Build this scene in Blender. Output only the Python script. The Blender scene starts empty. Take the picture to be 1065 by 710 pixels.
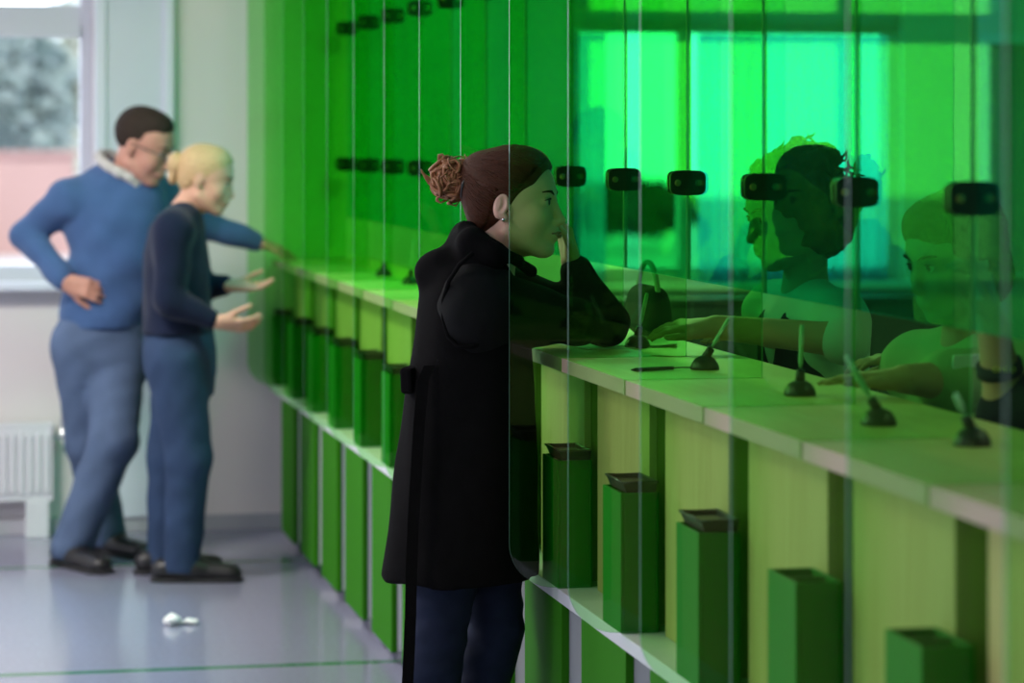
import bpy, bmesh, math, random
import numpy as np
from mathutils import Vector, Matrix

random.seed(7)
rng = np.random.default_rng(7)
sc = bpy.context.scene
COL = sc.collection

# ------------------------------------------------------------------ camera maths
FPX, HZ, CX, EYE = 3000.0, 147.0, 532.5, 1.6
TH = math.atan(602.0 / FPX)
SN, CN = math.sin(TH), math.cos(TH)

def P(px, py, d):
    """point of the room at picture position px,py and camera distance d"""
    m = (px - CX) / FPX * d
    return Vector((d * SN + m * CN, d * CN - m * SN, EYE - (py - HZ) / FPX * d))

def PZ(px, py, z):
    return P(px, py, (EYE - z) * FPX / (py - HZ))

def PY(px, py, y):
    return P(px, py, y / (CN - (px - CX) / FPX * SN))

RIGHT = Vector((CN, -SN, 0))
FWD = Vector((SN, CN, 0))

cam_d = bpy.data.cameras.new('camera')
cam = bpy.data.objects.new('camera', cam_d)
COL.objects.link(cam)
cam.location = (0, 0, EYE)
cam.rotation_euler = (math.pi / 2, 0, -TH)
cam_d.sensor_width = 36
cam_d.lens = FPX / 1065 * 36
cam_d.shift_y = -(355 - HZ) / 1065
cam_d.clip_end = 300
cam_d.dof.use_dof = True
cam_d.dof.focus_distance = 6.55
cam_d.dof.aperture_fstop = 2.9
sc.camera = cam

# ------------------------------------------------------------------ materials
def new_mat(name):
    m = bpy.data.materials.new(name)
    m.use_nodes = True
    nt = m.node_tree
    for n in list(nt.nodes):
        nt.nodes.remove(n)
    out = nt.nodes.new('ShaderNodeOutputMaterial')
    return m, nt, out

def mat(name, col, rough=0.6, spec=0.4, var=0.08, scale=8.0, bump=0.0, bscale=200.0, metal=0.0, stretch=(1, 1, 1), sheen=0.0, coat=0.0, sss=0.0):
    m, nt, out = new_mat(name)
    b = nt.nodes.new('ShaderNodeBsdfPrincipled')
    b.inputs['Roughness'].default_value = rough
    b.inputs['Specular IOR Level'].default_value = spec
    b.inputs['Metallic'].default_value = metal
    b.inputs['Sheen Weight'].default_value = sheen
    b.inputs['Coat Weight'].default_value = coat
    if sss:
        b.inputs['Subsurface Weight'].default_value = sss
        b.inputs['Subsurface Radius'].default_value = (0.01, 0.004, 0.002)
        b.inputs['Subsurface Scale'].default_value = 0.6
    tc = nt.nodes.new('ShaderNodeTexCoord')
    mp = nt.nodes.new('ShaderNodeMapping')
    mp.inputs['Scale'].default_value = stretch
    nt.links.new(tc.outputs['Object'], mp.inputs['Vector'])
    n = nt.nodes.new('ShaderNodeTexNoise')
    n.inputs['Scale'].default_value = scale
    n.inputs['Detail'].default_value = 4
    nt.links.new(mp.outputs[0], n.inputs['Vector'])
    mx = nt.nodes.new('ShaderNodeMix')
    mx.data_type = 'RGBA'
    c = Vector(col)
    mx.inputs[6].default_value = (*(c * (1 - var)), 1)
    mx.inputs[7].default_value = (*[min(1, x) for x in c * (1 + var)], 1)
    nt.links.new(n.outputs['Fac'], mx.inputs[0])
    nt.links.new(mx.outputs[2], b.inputs['Base Color'])
    if bump:
        n2 = nt.nodes.new('ShaderNodeTexNoise')
        n2.inputs['Scale'].default_value = bscale
        n2.inputs['Detail'].default_value = 3
        nt.links.new(mp.outputs[0], n2.inputs['Vector'])
        bp = nt.nodes.new('ShaderNodeBump')
        bp.inputs['Strength'].default_value = bump
        bp.inputs['Distance'].default_value = 0.004
        nt.links.new(n2.outputs['Fac'], bp.inputs['Height'])
        nt.links.new(bp.outputs[0], b.inputs['Normal'])
    nt.links.new(b.outputs[0], out.inputs[0])
    return m

def acrylic(name, tint, ior=1.45, haze=0.0, hazecol=(0, 0.5, 0.2)):
    """tinted see-through sheet; tint = what one pass through the whole sheet lets by"""
    m, nt, out = new_mat(name)
    t = nt.nodes.new('ShaderNodeBsdfTransparent')
    t.inputs[0].default_value = (*[math.sqrt(x) for x in tint], 1)
    g = nt.nodes.new('ShaderNodeBsdfGlossy')
    g.inputs['Roughness'].default_value = 0.02
    g.inputs[0].default_value = (0.9, 1, 0.93, 1)
    f = nt.nodes.new('ShaderNodeFresnel')
    f.inputs[0].default_value = ior
    geo = nt.nodes.new('ShaderNodeNewGeometry')     # the far face of a sheet does not mirror again
    inv = nt.nodes.new('ShaderNodeMath'); inv.operation = 'SUBTRACT'; inv.inputs[0].default_value = 1.0
    nt.links.new(geo.outputs['Backfacing'], inv.inputs[1])
    mu = nt.nodes.new('ShaderNodeMath'); mu.operation = 'MULTIPLY'
    nt.links.new(f.outputs[0], mu.inputs[0]); nt.links.new(inv.outputs[0], mu.inputs[1])
    mx = nt.nodes.new('ShaderNodeMixShader')
    nt.links.new(mu.outputs[0], mx.inputs[0])
    nt.links.new(t.outputs[0], mx.inputs[1])
    nt.links.new(g.outputs[0], mx.inputs[2])
    last = mx
    if haze:
        d = nt.nodes.new('ShaderNodeBsdfTranslucent')
        d.inputs[0].default_value = (*hazecol, 1)
        m2 = nt.nodes.new('ShaderNodeMixShader')
        m2.inputs[0].default_value = haze
        nt.links.new(mx.outputs[0], m2.inputs[1])
        nt.links.new(d.outputs[0], m2.inputs[2])
        last = m2
    nt.links.new(last.outputs[0], out.inputs[0])
    return m

def edge_mat(name, col, clear):
    m, nt, out = new_mat(name)
    t = nt.nodes.new('ShaderNodeBsdfTransparent')
    t.inputs[0].default_value = (0.6, 0.95, 0.7, 1)
    b = nt.nodes.new('ShaderNodeBsdfPrincipled')
    b.inputs['Base Color'].default_value = (*col, 1)
    b.inputs['Roughness'].default_value = 0.3
    mx = nt.nodes.new('ShaderNodeMixShader')
    mx.inputs[0].default_value = clear
    nt.links.new(b.outputs[0], mx.inputs[1])
    nt.links.new(t.outputs[0], mx.inputs[2])
    nt.links.new(mx.outputs[0], out.inputs[0])
    return m

def wood_mat(name, c1, c2, rough=0.45, rot=(0, 0, 0), sc_=(1, 14, 14)):
    m, nt, out = new_mat(name)
    b = nt.nodes.new('ShaderNodeBsdfPrincipled')
    b.inputs['Roughness'].default_value = rough
    tc = nt.nodes.new('ShaderNodeTexCoord')
    mp = nt.nodes.new('ShaderNodeMapping')
    mp.inputs['Scale'].default_value = sc_
    mp.inputs['Rotation'].default_value = rot
    nt.links.new(tc.outputs['Object'], mp.inputs['Vector'])
    n = nt.nodes.new('ShaderNodeTexNoise')
    n.inputs['Scale'].default_value = 3.0
    n.inputs['Detail'].default_value = 6
    n.inputs['Distortion'].default_value = 0.4
    nt.links.new(mp.outputs[0], n.inputs['Vector'])
    r = nt.nodes.new('ShaderNodeValToRGB')
    r.color_ramp.elements[0].position = 0.3
    r.color_ramp.elements[0].color = (*c1, 1)
    r.color_ramp.elements[1].position = 0.72
    r.color_ramp.elements[1].color = (*c2, 1)
    nt.links.new(n.outputs['Fac'], r.inputs[0])
    nt.links.new(r.outputs[0], b.inputs['Base Color'])
    nt.links.new(b.outputs[0], out.inputs[0])
    return m

def floor_mat():
    m, nt, out = new_mat('grey blue linoleum')
    b = nt.nodes.new('ShaderNodeBsdfPrincipled')
    b.inputs['Roughness'].default_value = 0.14
    b.inputs['Specular IOR Level'].default_value = 0.55
    tc = nt.nodes.new('ShaderNodeTexCoord')
    n = nt.nodes.new('ShaderNodeTexNoise')
    n.inputs['Scale'].default_value = 60
    n.inputs['Detail'].default_value = 6
    nt.links.new(tc.outputs['Object'], n.inputs['Vector'])
    r = nt.nodes.new('ShaderNodeValToRGB')
    r.color_ramp.elements[0].color = (0.22, 0.225, 0.31, 1)
    r.color_ramp.elements[1].color = (0.32, 0.325, 0.43, 1)
    nt.links.new(n.outputs['Fac'], r.inputs[0])
    # two inlaid green stripes across the hall
    sp = nt.nodes.new('ShaderNodeSeparateXYZ')
    nt.links.new(tc.outputs['Object'], sp.inputs[0])
    last = None
    for y0, hw in ((8.78, 0.028), (10.98, 0.03)):
        a = nt.nodes.new('ShaderNodeMath'); a.operation = 'SUBTRACT'; a.inputs[1].default_value = y0
        nt.links.new(sp.outputs['Y'], a.inputs[0])
        c = nt.nodes.new('ShaderNodeMath'); c.operation = 'ABSOLUTE'
        nt.links.new(a.outputs[0], c.inputs[0])
        e = nt.nodes.new('ShaderNodeMath'); e.operation = 'LESS_THAN'; e.inputs[1].default_value = hw
        nt.links.new(c.outputs[0], e.inputs[0])
        if last is None:
            last = e
        else:
            s = nt.nodes.new('ShaderNodeMath'); s.operation = 'MAXIMUM'
            nt.links.new(last.outputs[0], s.inputs[0]); nt.links.new(e.outputs[0], s.inputs[1])
            last = s
    mx = nt.nodes.new('ShaderNodeMix'); mx.data_type = 'RGBA'
    nt.links.new(last.outputs[0], mx.inputs[0])
    nt.links.new(r.outputs[0], mx.inputs[6])
    mx.inputs[7].default_value = (0.07, 0.19, 0.12, 1)
    nt.links.new(mx.outputs[2], b.inputs['Base Color'])
    n2 = nt.nodes.new('ShaderNodeTexNoise'); n2.inputs['Scale'].default_value = 5
    nt.links.new(tc.outputs['Object'], n2.inputs['Vector'])
    bp = nt.nodes.new('ShaderNodeBump'); bp.inputs['Strength'].default_value = 0.06; bp.inputs['Distance'].default_value = 0.01
    nt.links.new(n2.outputs['Fac'], bp.inputs['Height'])
    nt.links.new(bp.outputs[0], b.inputs['Normal'])
    nt.links.new(b.outputs[0], out.inputs[0])
    return m

M = {}
M['fin'] = acrylic('green acrylic', (0.48, 0.89, 0.42))
M['pane'] = acrylic('teal green glass', (0.10, 0.84, 0.96), haze=0.04, hazecol=(0.01, 0.6, 0.45))
M['fin_edge'] = edge_mat('polished acrylic edge', (0.18, 0.40, 0.30), 0.6)
M['pane_edge'] = edge_mat('glass edge', (0.05, 0.35, 0.2), 0.2)
M['wall'] = mat('white wall paint', (0.76, 0.70, 0.70), 0.85, 0.2, 0.02, 2.0, 0.05, 300)
M['trim'] = mat('white trim paint', (0.74, 0.76, 0.86), 0.5, 0.4, 0.02)
M['pil'] = mat('cool white panel', (0.66, 0.69, 0.78), 0.6, 0.3, 0.02)
M['base'] = mat('grey skirting', (0.42, 0.42, 0.46), 0.5, 0.4, 0.03)
M['ceil'] = mat('white ceiling', (0.75, 0.75, 0.74), 0.9, 0.1, 0.02)
M['floor'] = floor_mat()
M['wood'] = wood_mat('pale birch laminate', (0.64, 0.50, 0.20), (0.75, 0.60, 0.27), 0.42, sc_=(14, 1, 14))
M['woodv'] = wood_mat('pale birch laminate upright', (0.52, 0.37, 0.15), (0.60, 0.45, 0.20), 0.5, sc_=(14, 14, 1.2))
M['wood_edge'] = mat('pinkish laminate edge', (0.46, 0.34, 0.25), 0.5, 0.4, 0.05)
M['green'] = mat('green laminate', (0.006, 0.19, 0.005), 0.45, 0.18, 0.04)
M['green_low'] = mat('green laminate low', (0.03, 0.18, 0.006), 0.7, 0.08, 0.04)
M['ledge'] = mat('white laminate', (0.68, 0.68, 0.72), 0.4, 0.4, 0.02)
M['carcass'] = mat('pale grey laminate', (0.74, 0.74, 0.75), 0.5, 0.4, 0.03)
M['chrome'] = mat('chrome', (0.75, 0.76, 0.8), 0.2, 0.5, 0.02, metal=1.0)
M['black'] = mat('black plastic', (0.018, 0.018, 0.018), 0.35, 0.5, 0.1)
M['brass'] = mat('dull brass', (0.35, 0.27, 0.12), 0.4, 0.5, 0.1, metal=1.0)
M['penbody'] = mat('pale pen plastic', (0.35, 0.55, 0.42), 0.3, 0.5, 0.05)
M['paper'] = mat('white paper', (0.82, 0.82, 0.80), 0.8, 0.2, 0.02)
M['skin_w'] = mat('fair skin', (0.80, 0.47, 0.37), 0.5, 0.35, 0.06, 30, 0.05, 400, sss=0.12)
M['skin_m'] = mat('ruddy skin', (0.52, 0.26, 0.19), 0.5, 0.35, 0.06, 30, sss=0.1)
M['skin_b'] = mat('light skin', (0.62, 0.35, 0.24), 0.5, 0.35, 0.06, 30, sss=0.1)
M['skin_s'] = mat('tanned skin', (0.50, 0.28, 0.17), 0.55, 0.3, 0.06, 30)
M['lips'] = mat('lips', (0.45, 0.13, 0.12), 0.4, 0.5, 0.05)
M['eyewhite'] = mat('eye white', (0.55, 0.52, 0.48), 0.15, 0.5, 0.02)
M['iris'] = mat('dark iris', (0.05, 0.028, 0.015), 0.1, 0.6, 0.1)
M['brow'] = mat('dark brows', (0.04, 0.022, 0.012), 0.7, 0.2, 0.1)
M['hair_w'] = mat('auburn hair', (0.075, 0.021, 0.008), 0.55, 0.25, 0.55, 40, 0.5, 140, stretch=(0.35, 3, 3))
M['streak_w'] = mat('auburn hair highlight', (0.42, 0.14, 0.055), 0.5, 0.3, 0.3)
M['bun_w'] = mat('coppery hair', (0.36, 0.145, 0.062), 0.5, 0.45, 0.4, 60, 0.4, 200)
M['hair_m'] = mat('short dark hair', (0.028, 0.018, 0.013), 0.75, 0.2, 0.4, 60, 0.6, 180)
M['hair_b'] = mat('blonde hair', (0.54, 0.36, 0.18), 0.5, 0.4, 0.3, 40, 0.5, 160, stretch=(1, 3, 3))
M['hair_s'] = mat('dark curly hair', (0.03, 0.02, 0.014), 0.7, 0.2, 0.4, 40, 0.8, 80)
M['coat'] = mat('black wool coat', (0.0065, 0.006, 0.0063), 0.95, 0.05, 0.25, 30, 0.35, 500)
M['knit'] = mat('black knit', (0.007, 0.007, 0.0075), 0.9, 0.15, 0.2, 30, 0.25, 700)
M['jean_w'] = mat('dark navy denim', (0.016, 0.022, 0.052), 0.8, 0.2, 0.4, 18, 0.3, 900)
M['jean_m'] = mat('washed blue denim', (0.085, 0.125, 0.215), 0.85, 0.2, 0.4, 7, 0.3, 600)
M['jean_b'] = mat('mid blue denim', (0.028, 0.052, 0.11), 0.85, 0.2, 0.4, 8, 0.3, 600)
M['sweater_m'] = mat('blue wool', (0.052, 0.105, 0.235), 0.9, 0.15, 0.1, 20, 0.25, 400, sheen=0.15)
M['sweater_b'] = mat('navy wool', (0.007, 0.012, 0.034), 0.9, 0.15, 0.15, 20, 0.25, 400, sheen=0.1)
M['collar'] = mat('grey shirt cotton', (0.48, 0.46, 0.44), 0.8, 0.2, 0.05)
M['shoe'] = mat('black leather', (0.014, 0.013, 0.014), 0.4, 0.5, 0.2)
M['sole'] = mat('dark rubber', (0.03, 0.03, 0.032), 0.8, 0.2, 0.1)
M['vest'] = mat('dark cardigan', (0.025, 0.025, 0.03), 0.9, 0.15, 0.2, 20, 0.2, 300)
M['blouse'] = mat('pale blouse', (0.55, 0.56, 0.50), 0.85, 0.2, 0.06)
M['shirt_s'] = mat('light green shirt', (0.34, 0.46, 0.22), 0.85, 0.2, 0.08)
M['lens'] = acrylic('spectacle lens', (0.85, 0.86, 0.88))
M['clear'] = acrylic('window glass', (0.96, 0.98, 0.98), 1.2)
M['frame'] = mat('white window plastic', (0.60, 0.61, 0.68), 0.4, 0.45, 0.02)
M['rad'] = mat('white enamel', (0.74, 0.74, 0.78), 0.35, 0.45, 0.02)
M['cab'] = mat('dark office laminate', (0.05, 0.055, 0.05), 0.5, 0.4, 0.1)
M['doorm'] = mat('grey door paint', (0.25, 0.27, 0.26), 0.5, 0.4, 0.05)
M['bag'] = mat('dark bag fabric', (0.03, 0.035, 0.035), 0.8, 0.2, 0.15, 30, 0.3, 300)
M['strap'] = mat('pale webbing', (0.5, 0.55, 0.45), 0.8, 0.2, 0.08)
M['yellow'] = mat('yellow enamel', (0.85, 0.65, 0.08), 0.4, 0.5, 0.03)
M['badge'] = mat('white badge card', (0.8, 0.82, 0.8), 0.4, 0.4, 0.03)
M['bark'] = mat('bark', (0.09, 0.07, 0.055), 0.9, 0.1, 0.3)
M['leaf1'] = mat('pale leaves', (0.72, 0.78, 0.68), 0.6, 0.3, 0.3, 3)
M['leaf2'] = mat('blue green leaves', (0.45, 0.58, 0.58), 0.6, 0.3, 0.3, 3)
M['hedge'] = mat('dark hedge leaves', (0.035, 0.08, 0.045), 0.7, 0.2, 0.3, 3)
M['brick'] = mat('reddish wall render', (0.74, 0.50, 0.48), 0.9, 0.1, 0.12, 0.6)
M['pave'] = mat('pale paving', (0.80, 0.80, 0.83), 0.9, 0.1, 0.06, 0.4)
M['rubber'] = mat('grey cable', (0.1, 0.1, 0.1), 0.6, 0.3, 0.1)

def curtain_mat():  # turquoise put into the cloth so the daylight behind turns teal
    m, nt, out = new_mat('sheer curtain voile')
    t = nt.nodes.new('ShaderNodeBsdfTranslucent'); t.inputs[0].default_value = (0.16, 0.62, 1.0, 1)
    d = nt.nodes.new('ShaderNodeBsdfDiffuse'); d.inputs[0].default_value = (0.45, 0.75, 0.9, 1)
    tr = nt.nodes.new('ShaderNodeBsdfTransparent')
    a = nt.nodes.new('ShaderNodeMixShader'); a.inputs[0].default_value = 0.12
    nt.links.new(t.outputs[0], a.inputs[1]); nt.links.new(d.outputs[0], a.inputs[2])
    b = nt.nodes.new('ShaderNodeMixShader'); b.inputs[0].default_value = 0.35
    tr.inputs[0].default_value = (0.2, 0.62, 1.0, 1)
    nt.links.new(a.outputs[0], b.inputs[1]); nt.links.new(tr.outputs[0], b.inputs[2])
    nt.links.new(b.outputs[0], out.inputs[0])
    return m
M['voile'] = curtain_mat()
def blind_mat():
    m, nt, out = new_mat('grey blind cloth')
    t = nt.nodes.new('ShaderNodeBsdfTranslucent'); t.inputs[0].default_value = (0.22, 0.30, 0.36, 1)
    d = nt.nodes.new('ShaderNodeBsdfDiffuse'); d.inputs[0].default_value = (0.6, 0.62, 0.64, 1)
    a = nt.nodes.new('ShaderNodeMixShader'); a.inputs[0].default_value = 0.4
    nt.links.new(t.outputs[0], a.inputs[1]); nt.links.new(d.outputs[0], a.inputs[2])
    nt.links.new(a.outputs[0], out.inputs[0])
    return m
M['blind'] = blind_mat()

# ------------------------------------------------------------------ object helpers
def tag(o, label=None, cat=None, group=None, kind=None):
    if label: o['label'] = label
    if cat: o['category'] = cat
    if group: o['group'] = group
    if kind: o['kind'] = kind
    return o

def origin_of(o):
    v = Vector(o.location)
    while o.parent is not None:
        o = o.parent
        v += Vector(o.location)
    return v

def empty(name, loc):
    o = bpy.data.objects.new(name, None)
    o.empty_display_size = 0.1
    COL.objects.link(o)
    o.location = loc
    return o

class MB:
    """collects shapes (in room coordinates) into one mesh"""
    def __init__(self):
        self.bm = bmesh.new()
        self.mi = 0

    def _mark(self, faces):
        for f in faces:
            f.material_index = self.mi

    def box(self, x0, x1, y0, y1, z0, z1, bev=0.0, seg=2):
        c = Vector(((x0 + x1) / 2, (y0 + y1) / 2, (z0 + z1) / 2))
        r = bmesh.ops.create_cube(self.bm, size=1.0, matrix=Matrix.Translation(c) @ Matrix.Diagonal((x1 - x0, y1 - y0, z1 - z0, 1)))
        fs = {f for v in r['verts'] for f in v.link_faces}
        self._mark(fs)
        if bev:
            es = list({e for v in r['verts'] for e in v.link_edges})
            q = bmesh.ops.bevel(self.bm, geom=es, offset=bev, segments=seg, affect='EDGES', profile=0.5)
            self._mark(q['faces'])
        return self

    def prism(self, pts, axis, a0, a1, edge_mi=None):
        """polygon pts (2D) extruded along axis 'x','y','z' from a0 to a1"""
        def mk(p, a):
            if axis == 'y': return (p[0], a, p[1])
            if axis == 'x': return (a, p[0], p[1])
            return (p[0], p[1], a)
        v0 = [self.bm.verts.new(mk(p, a0)) for p in pts]
        v1 = [self.bm.verts.new(mk(p, a1)) for p in pts]
        fs = [self.bm.faces.new(v0), self.bm.faces.new(v1[::-1])]
        self._mark(fs)
        n = len(pts)
        sides = []
        for i in range(n):
            j = (i + 1) % n
            sides.append(self.bm.faces.new((v0[j], v0[i], v1[i], v1[j])))
        self._mark(sides)
        if edge_mi is not None:
            for f in sides: f.material_index = edge_mi
        bmesh.ops.recalc_face_normals(self.bm, faces=fs + sides)
        return self

    def tube(self, pts, r, seg=8, caps=True):
        pts = [Vector(p) for p in pts]
        rs = r if isinstance(r, (list, tuple)) else [r] * len(pts)
        rings = []
        up = Vector((0, 0, 1))
        prev = None
        for i, p in enumerate(pts):
            t = (pts[min(i + 1, len(pts) - 1)] - pts[max(i - 1, 0)]).normalized()
            if prev is None:
                a = t.cross(up)
                if a.length < 0.05: a = t.cross(Vector((1, 0, 0)))
                a.normalize()
            else:
                a = (prev - t * prev.dot(t)).normalized()
            prev = a
            b = t.cross(a)
            rings.append([self.bm.verts.new(p + (a * math.cos(2 * math.pi * k / seg) + b * math.sin(2 * math.pi * k / seg)) * rs[i]) for k in range(seg)])
        fs = []
        for i in range(len(rings) - 1):
            for k in range(seg):
                fs.append(self.bm.faces.new((rings[i][k], rings[i][(k + 1) % seg], rings[i + 1][(k + 1) % seg], rings[i + 1][k])))
        if caps:
            fs.append(self.bm.faces.new(rings[0][::-1])); fs.append(self.bm.faces.new(rings[-1]))
        for f in fs: f.smooth = True
        self._mark(fs)
        return self

    def lathe(self, c, prof, seg=24, ax=None):
        """prof = list of (radius, height) above c along z (or ax)"""
        c = Vector(c)
        ax = Vector(ax).normalized() if ax is not None else Vector((0, 0, 1))
        q = ax.to_track_quat('Z', 'Y').to_matrix()
        rings = []
        for r, h in prof:
            rings.append([self.bm.verts.new(c + q @ Vector((max(r, 1e-5) * math.cos(2 * math.pi * k / seg), max(r, 1e-5) * math.sin(2 * math.pi * k / seg), h))) for k in range(seg)])
        fs = []
        for i in range(len(rings) - 1):
            for k in range(seg):
                fs.append(self.bm.faces.new((rings[i][k], rings[i][(k + 1) % seg], rings[i + 1][(k + 1) % seg], rings[i + 1][k])))
        fs.append(self.bm.faces.new(rings[0][::-1])); fs.append(self.bm.faces.new(rings[-1]))
        for f in fs: f.smooth = True
        self._mark(fs)
        return self

    def quad(self, a, b, c, d):
        f = self.bm.faces.new([self.bm.verts.new(p) for p in (a, b, c, d)])
        f.material_index = self.mi
        return self

    def build(self, name, mats, parent=None, loc=None, recalc=True):
        me = bpy.data.meshes.new(name)
        org = origin_of(parent) if parent is not None else Vector(loc) if loc is not None else Vector((0, 0, 0))
        bmesh.ops.translate(self.bm, verts=self.bm.verts, vec=-org)
        if recalc: bmesh.ops.recalc_face_normals(self.bm, faces=self.bm.faces)
        self.bm.to_mesh(me)
        self.bm.free()
        for m in (mats if isinstance(mats, (list, tuple)) else [mats]):
            me.materials.append(m)
        o = bpy.data.objects.new(name, me)
        COL.objects.link(o)
        if parent is not None: o.parent = parent
        else: o.location = org
        return o

def copy_tree(o, parent=None):
    c = o.copy()
    COL.objects.link(c)
    c.parent = parent
    for ch in list(o.children):
        copy_tree(ch, c)
    return c

ORD = ['nearest', 'second', 'third', 'fourth', 'fifth', 'sixth', 'seventh', 'eighth', 'ninth', 'tenth', 'eleventh', 'twelfth', 'thirteenth', 'fourteenth', 'fifteenth']

def nth(k):
    return ('first' if k == 0 else ORD[k]) + ' from the near counter end'

# ------------------------------------------------------------------ signed-distance sculpting
class Field:
    def __init__(self, lo, hi, h):
        self.h = h
        self.lo = np.array(lo, float)
        n = np.ceil((np.array(hi, float) - self.lo) / h).astype(int) + 1
        self.n = n
        self.a = np.full(tuple(n), 0.08, np.float32)

    def _loc(self, lo, hi):
        i0 = np.clip(np.floor((np.array(lo) - self.lo) / self.h).astype(int), 0, self.n)
        i1 = np.clip(np.ceil((np.array(hi) - self.lo) / self.h).astype(int) + 1, 0, self.n)
        if (i1 <= i0).any(): return None
        ax = [(self.lo[k] + self.h * np.arange(i0[k], i1[k])).astype(np.float32) for k in range(3)]
        g = (ax[0][:, None, None], ax[1][None, :, None], ax[2][None, None, :])
        return tuple(slice(i0[k], i1[k]) for k in range(3)), g

    def apply(self, prim, k=0.02, op='add'):
        f, lo, hi = prim
        mg = k + 3 * self.h + 0.015
        q = self._loc(np.array(lo) - mg, np.array(hi) + mg)
        if q is None: return self
        s, g = q
        d = f(*g).astype(np.float32)
        a = self.a[s]
        if op == 'add':
            t = np.clip(0.5 + 0.5 * (a - d) / k, 0, 1)
            self.a[s] = a * (1 - t) + d * t - k * t * (1 - t)
        else:
            d = -d
            t = np.clip(0.5 - 0.5 * (a - d) / k, 0, 1)
            self.a[s] = a * (1 - t) + d * t + k * t * (1 - t)
        return self

    def add(self, prim, k=0.02): return self.apply(prim, k, 'add')
    def sub(self, prim, k=0.01): return self.apply(prim, k, 'sub')

    def wrinkle(self, amp, freqs):
        x, y, z = self._loc(self.lo, self.lo + self.h * self.n)[1]
        w = 0
        for (fx, fy, fz, ph) in freqs:
            w = w + np.sin(fx * x + fy * y + fz * z + ph + 1.3 * np.sin(7 * x - 5 * y + 6 * z + ph))
        self.a += (amp * w / len(freqs)).astype(np.float32)
        return self

    def mesh(self):
        a = self.a
        s = a < 0
        n = np.array(a.shape) - 1
        cnt = np.zeros(tuple(n), np.int8)
        for i in (0, 1):
            for j in (0, 1):
                for k in (0, 1):
                    cnt += s[i:i + n[0], j:j + n[1], k:k + n[2]]
        act = (cnt > 0) & (cnt < 8)
        ids = np.full(tuple(n), -1, np.int64)
        I = np.argwhere(act)
        ids[act] = np.arange(len(I))
        acc = np.zeros((len(I), 3)); num = np.zeros(len(I))
        cor = [(i, j, k) for i in (0, 1) for j in (0, 1) for k in (0, 1)]
        for c in cor:
            for ax in range(3):
                if c[ax]: continue
                e = list(c); e[ax] = 1
                va = a[I[:, 0] + c[0], I[:, 1] + c[1], I[:, 2] + c[2]]
                vb = a[I[:, 0] + e[0], I[:, 1] + e[1], I[:, 2] + e[2]]
                m = (va < 0) != (vb < 0)
                t = np.zeros(len(I)); t[m] = va[m] / (va[m] - vb[m])
                p = np.tile(np.array(c, float), (len(I), 1)); p[:, ax] = t
                acc[m] += p[m]; num[m] += 1
        V = self.lo + self.h * (I + acc / num[:, None])
        F = []
        for ax in range(3):
            sl0 = [slice(None)] * 3; sl1 = [slice(None)] * 3
            sl0[ax] = slice(0, -1); sl1[ax] = slice(1, None)
            s0, s1 = s[tuple(sl0)], s[tuple(sl1)]
            ch = s0 != s1
            E = np.argwhere(ch)
            u, v = (ax + 1) % 3, (ax + 2) % 3
            ok = (E[:, u] > 0) & (E[:, v] > 0) & (E[:, u] < n[u]) & (E[:, v] < n[v])
            E = E[ok]
            inside = s0[E[:, 0], E[:, 1], E[:, 2]]
            def cid(du, dv):
                q = E.copy(); q[:, u] += du; q[:, v] += dv
                return ids[q[:, 0], q[:, 1], q[:, 2]]
            q = np.stack([cid(-1, -1), cid(0, -1), cid(0, 0), cid(-1, 0)], 1)
            q[~inside] = q[~inside][:, ::-1]
            F.append(q)
        F = np.concatenate(F)
        return V, F

    def build(self, name, material, parent=None, loc=None, smooth_it=2):
        V, F = self.mesh()
        F = F[(F >= 0).all(1)]
        for _ in range(smooth_it):
            S = np.zeros_like(V); C = np.zeros(len(V))
            for k in range(4):
                i, j = F[:, k], F[:, (k + 1) % 4]
                np.add.at(S, i, V[j]); np.add.at(C, i, 1)
                np.add.at(S, j, V[i]); np.add.at(C, j, 1)
            V = V * 0.5 + 0.5 * S / np.maximum(C, 1)[:, None]
        return np_mesh(name, V, F, material, parent, loc)

def np_mesh(name, V, F, material, parent=None, loc=None):
    org = origin_of(parent) if parent is not None else Vector(loc) if loc is not None else Vector((0, 0, 0))
    me = bpy.data.meshes.new(name)
    me.vertices.add(len(V))
    me.vertices.foreach_set('co', (V - np.array(org)).astype(np.float32).ravel())
    k = F.shape[1]
    me.loops.add(F.size)
    me.loops.foreach_set('vertex_index', F.astype(np.int32).ravel())
    me.polygons.add(len(F))
    me.polygons.foreach_set('loop_start', np.arange(0, F.size, k, dtype=np.int32))
    me.polygons.foreach_set('use_smooth', np.ones(len(F), bool))
    me.update(calc_edges=True)
    me.validate()
    me.materials.append(material)
    o = bpy.data.objects.new(name, me)
    COL.objects.link(o)
    if parent is not None: o.parent = parent
    else: o.location = org
    return o

def cap(a, b, ra, rb, n=None, s=1.0):
    """tapered capsule; thickness along n scaled by s"""
    a = np.array(a, float); b = np.array(b, float)
    ba = b - a; L2 = max(ba.dot(ba), 1e-9)
    if n is not None:
        n = np.array(n, float); n = n / np.linalg.norm(n)
    def f(x, y, z):
        dx, dy, dz = x - a[0], y - a[1], z - a[2]
        t = np.clip((dx * ba[0] + dy * ba[1] + dz * ba[2]) / L2, 0, 1)
        r = ra + (rb - ra) * t
        ex, ey, ez = dx - t * ba[0], dy - t * ba[1], dz - t * ba[2]
        if n is not None:
            q = (ex * n[0] + ey * n[1] + ez * n[2]) * (1 / s - 1)
            ex, ey, ez = ex + q * n[0], ey + q * n[1], ez + q * n[2]
        d = np.sqrt(ex * ex + ey * ey + ez * ez) - r
        return d * min(1, s) if n is not None else d
    R = max(ra, rb) * max(1, s)
    return f, np.minimum(a, b) - R, np.maximum(a, b) + R

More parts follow.
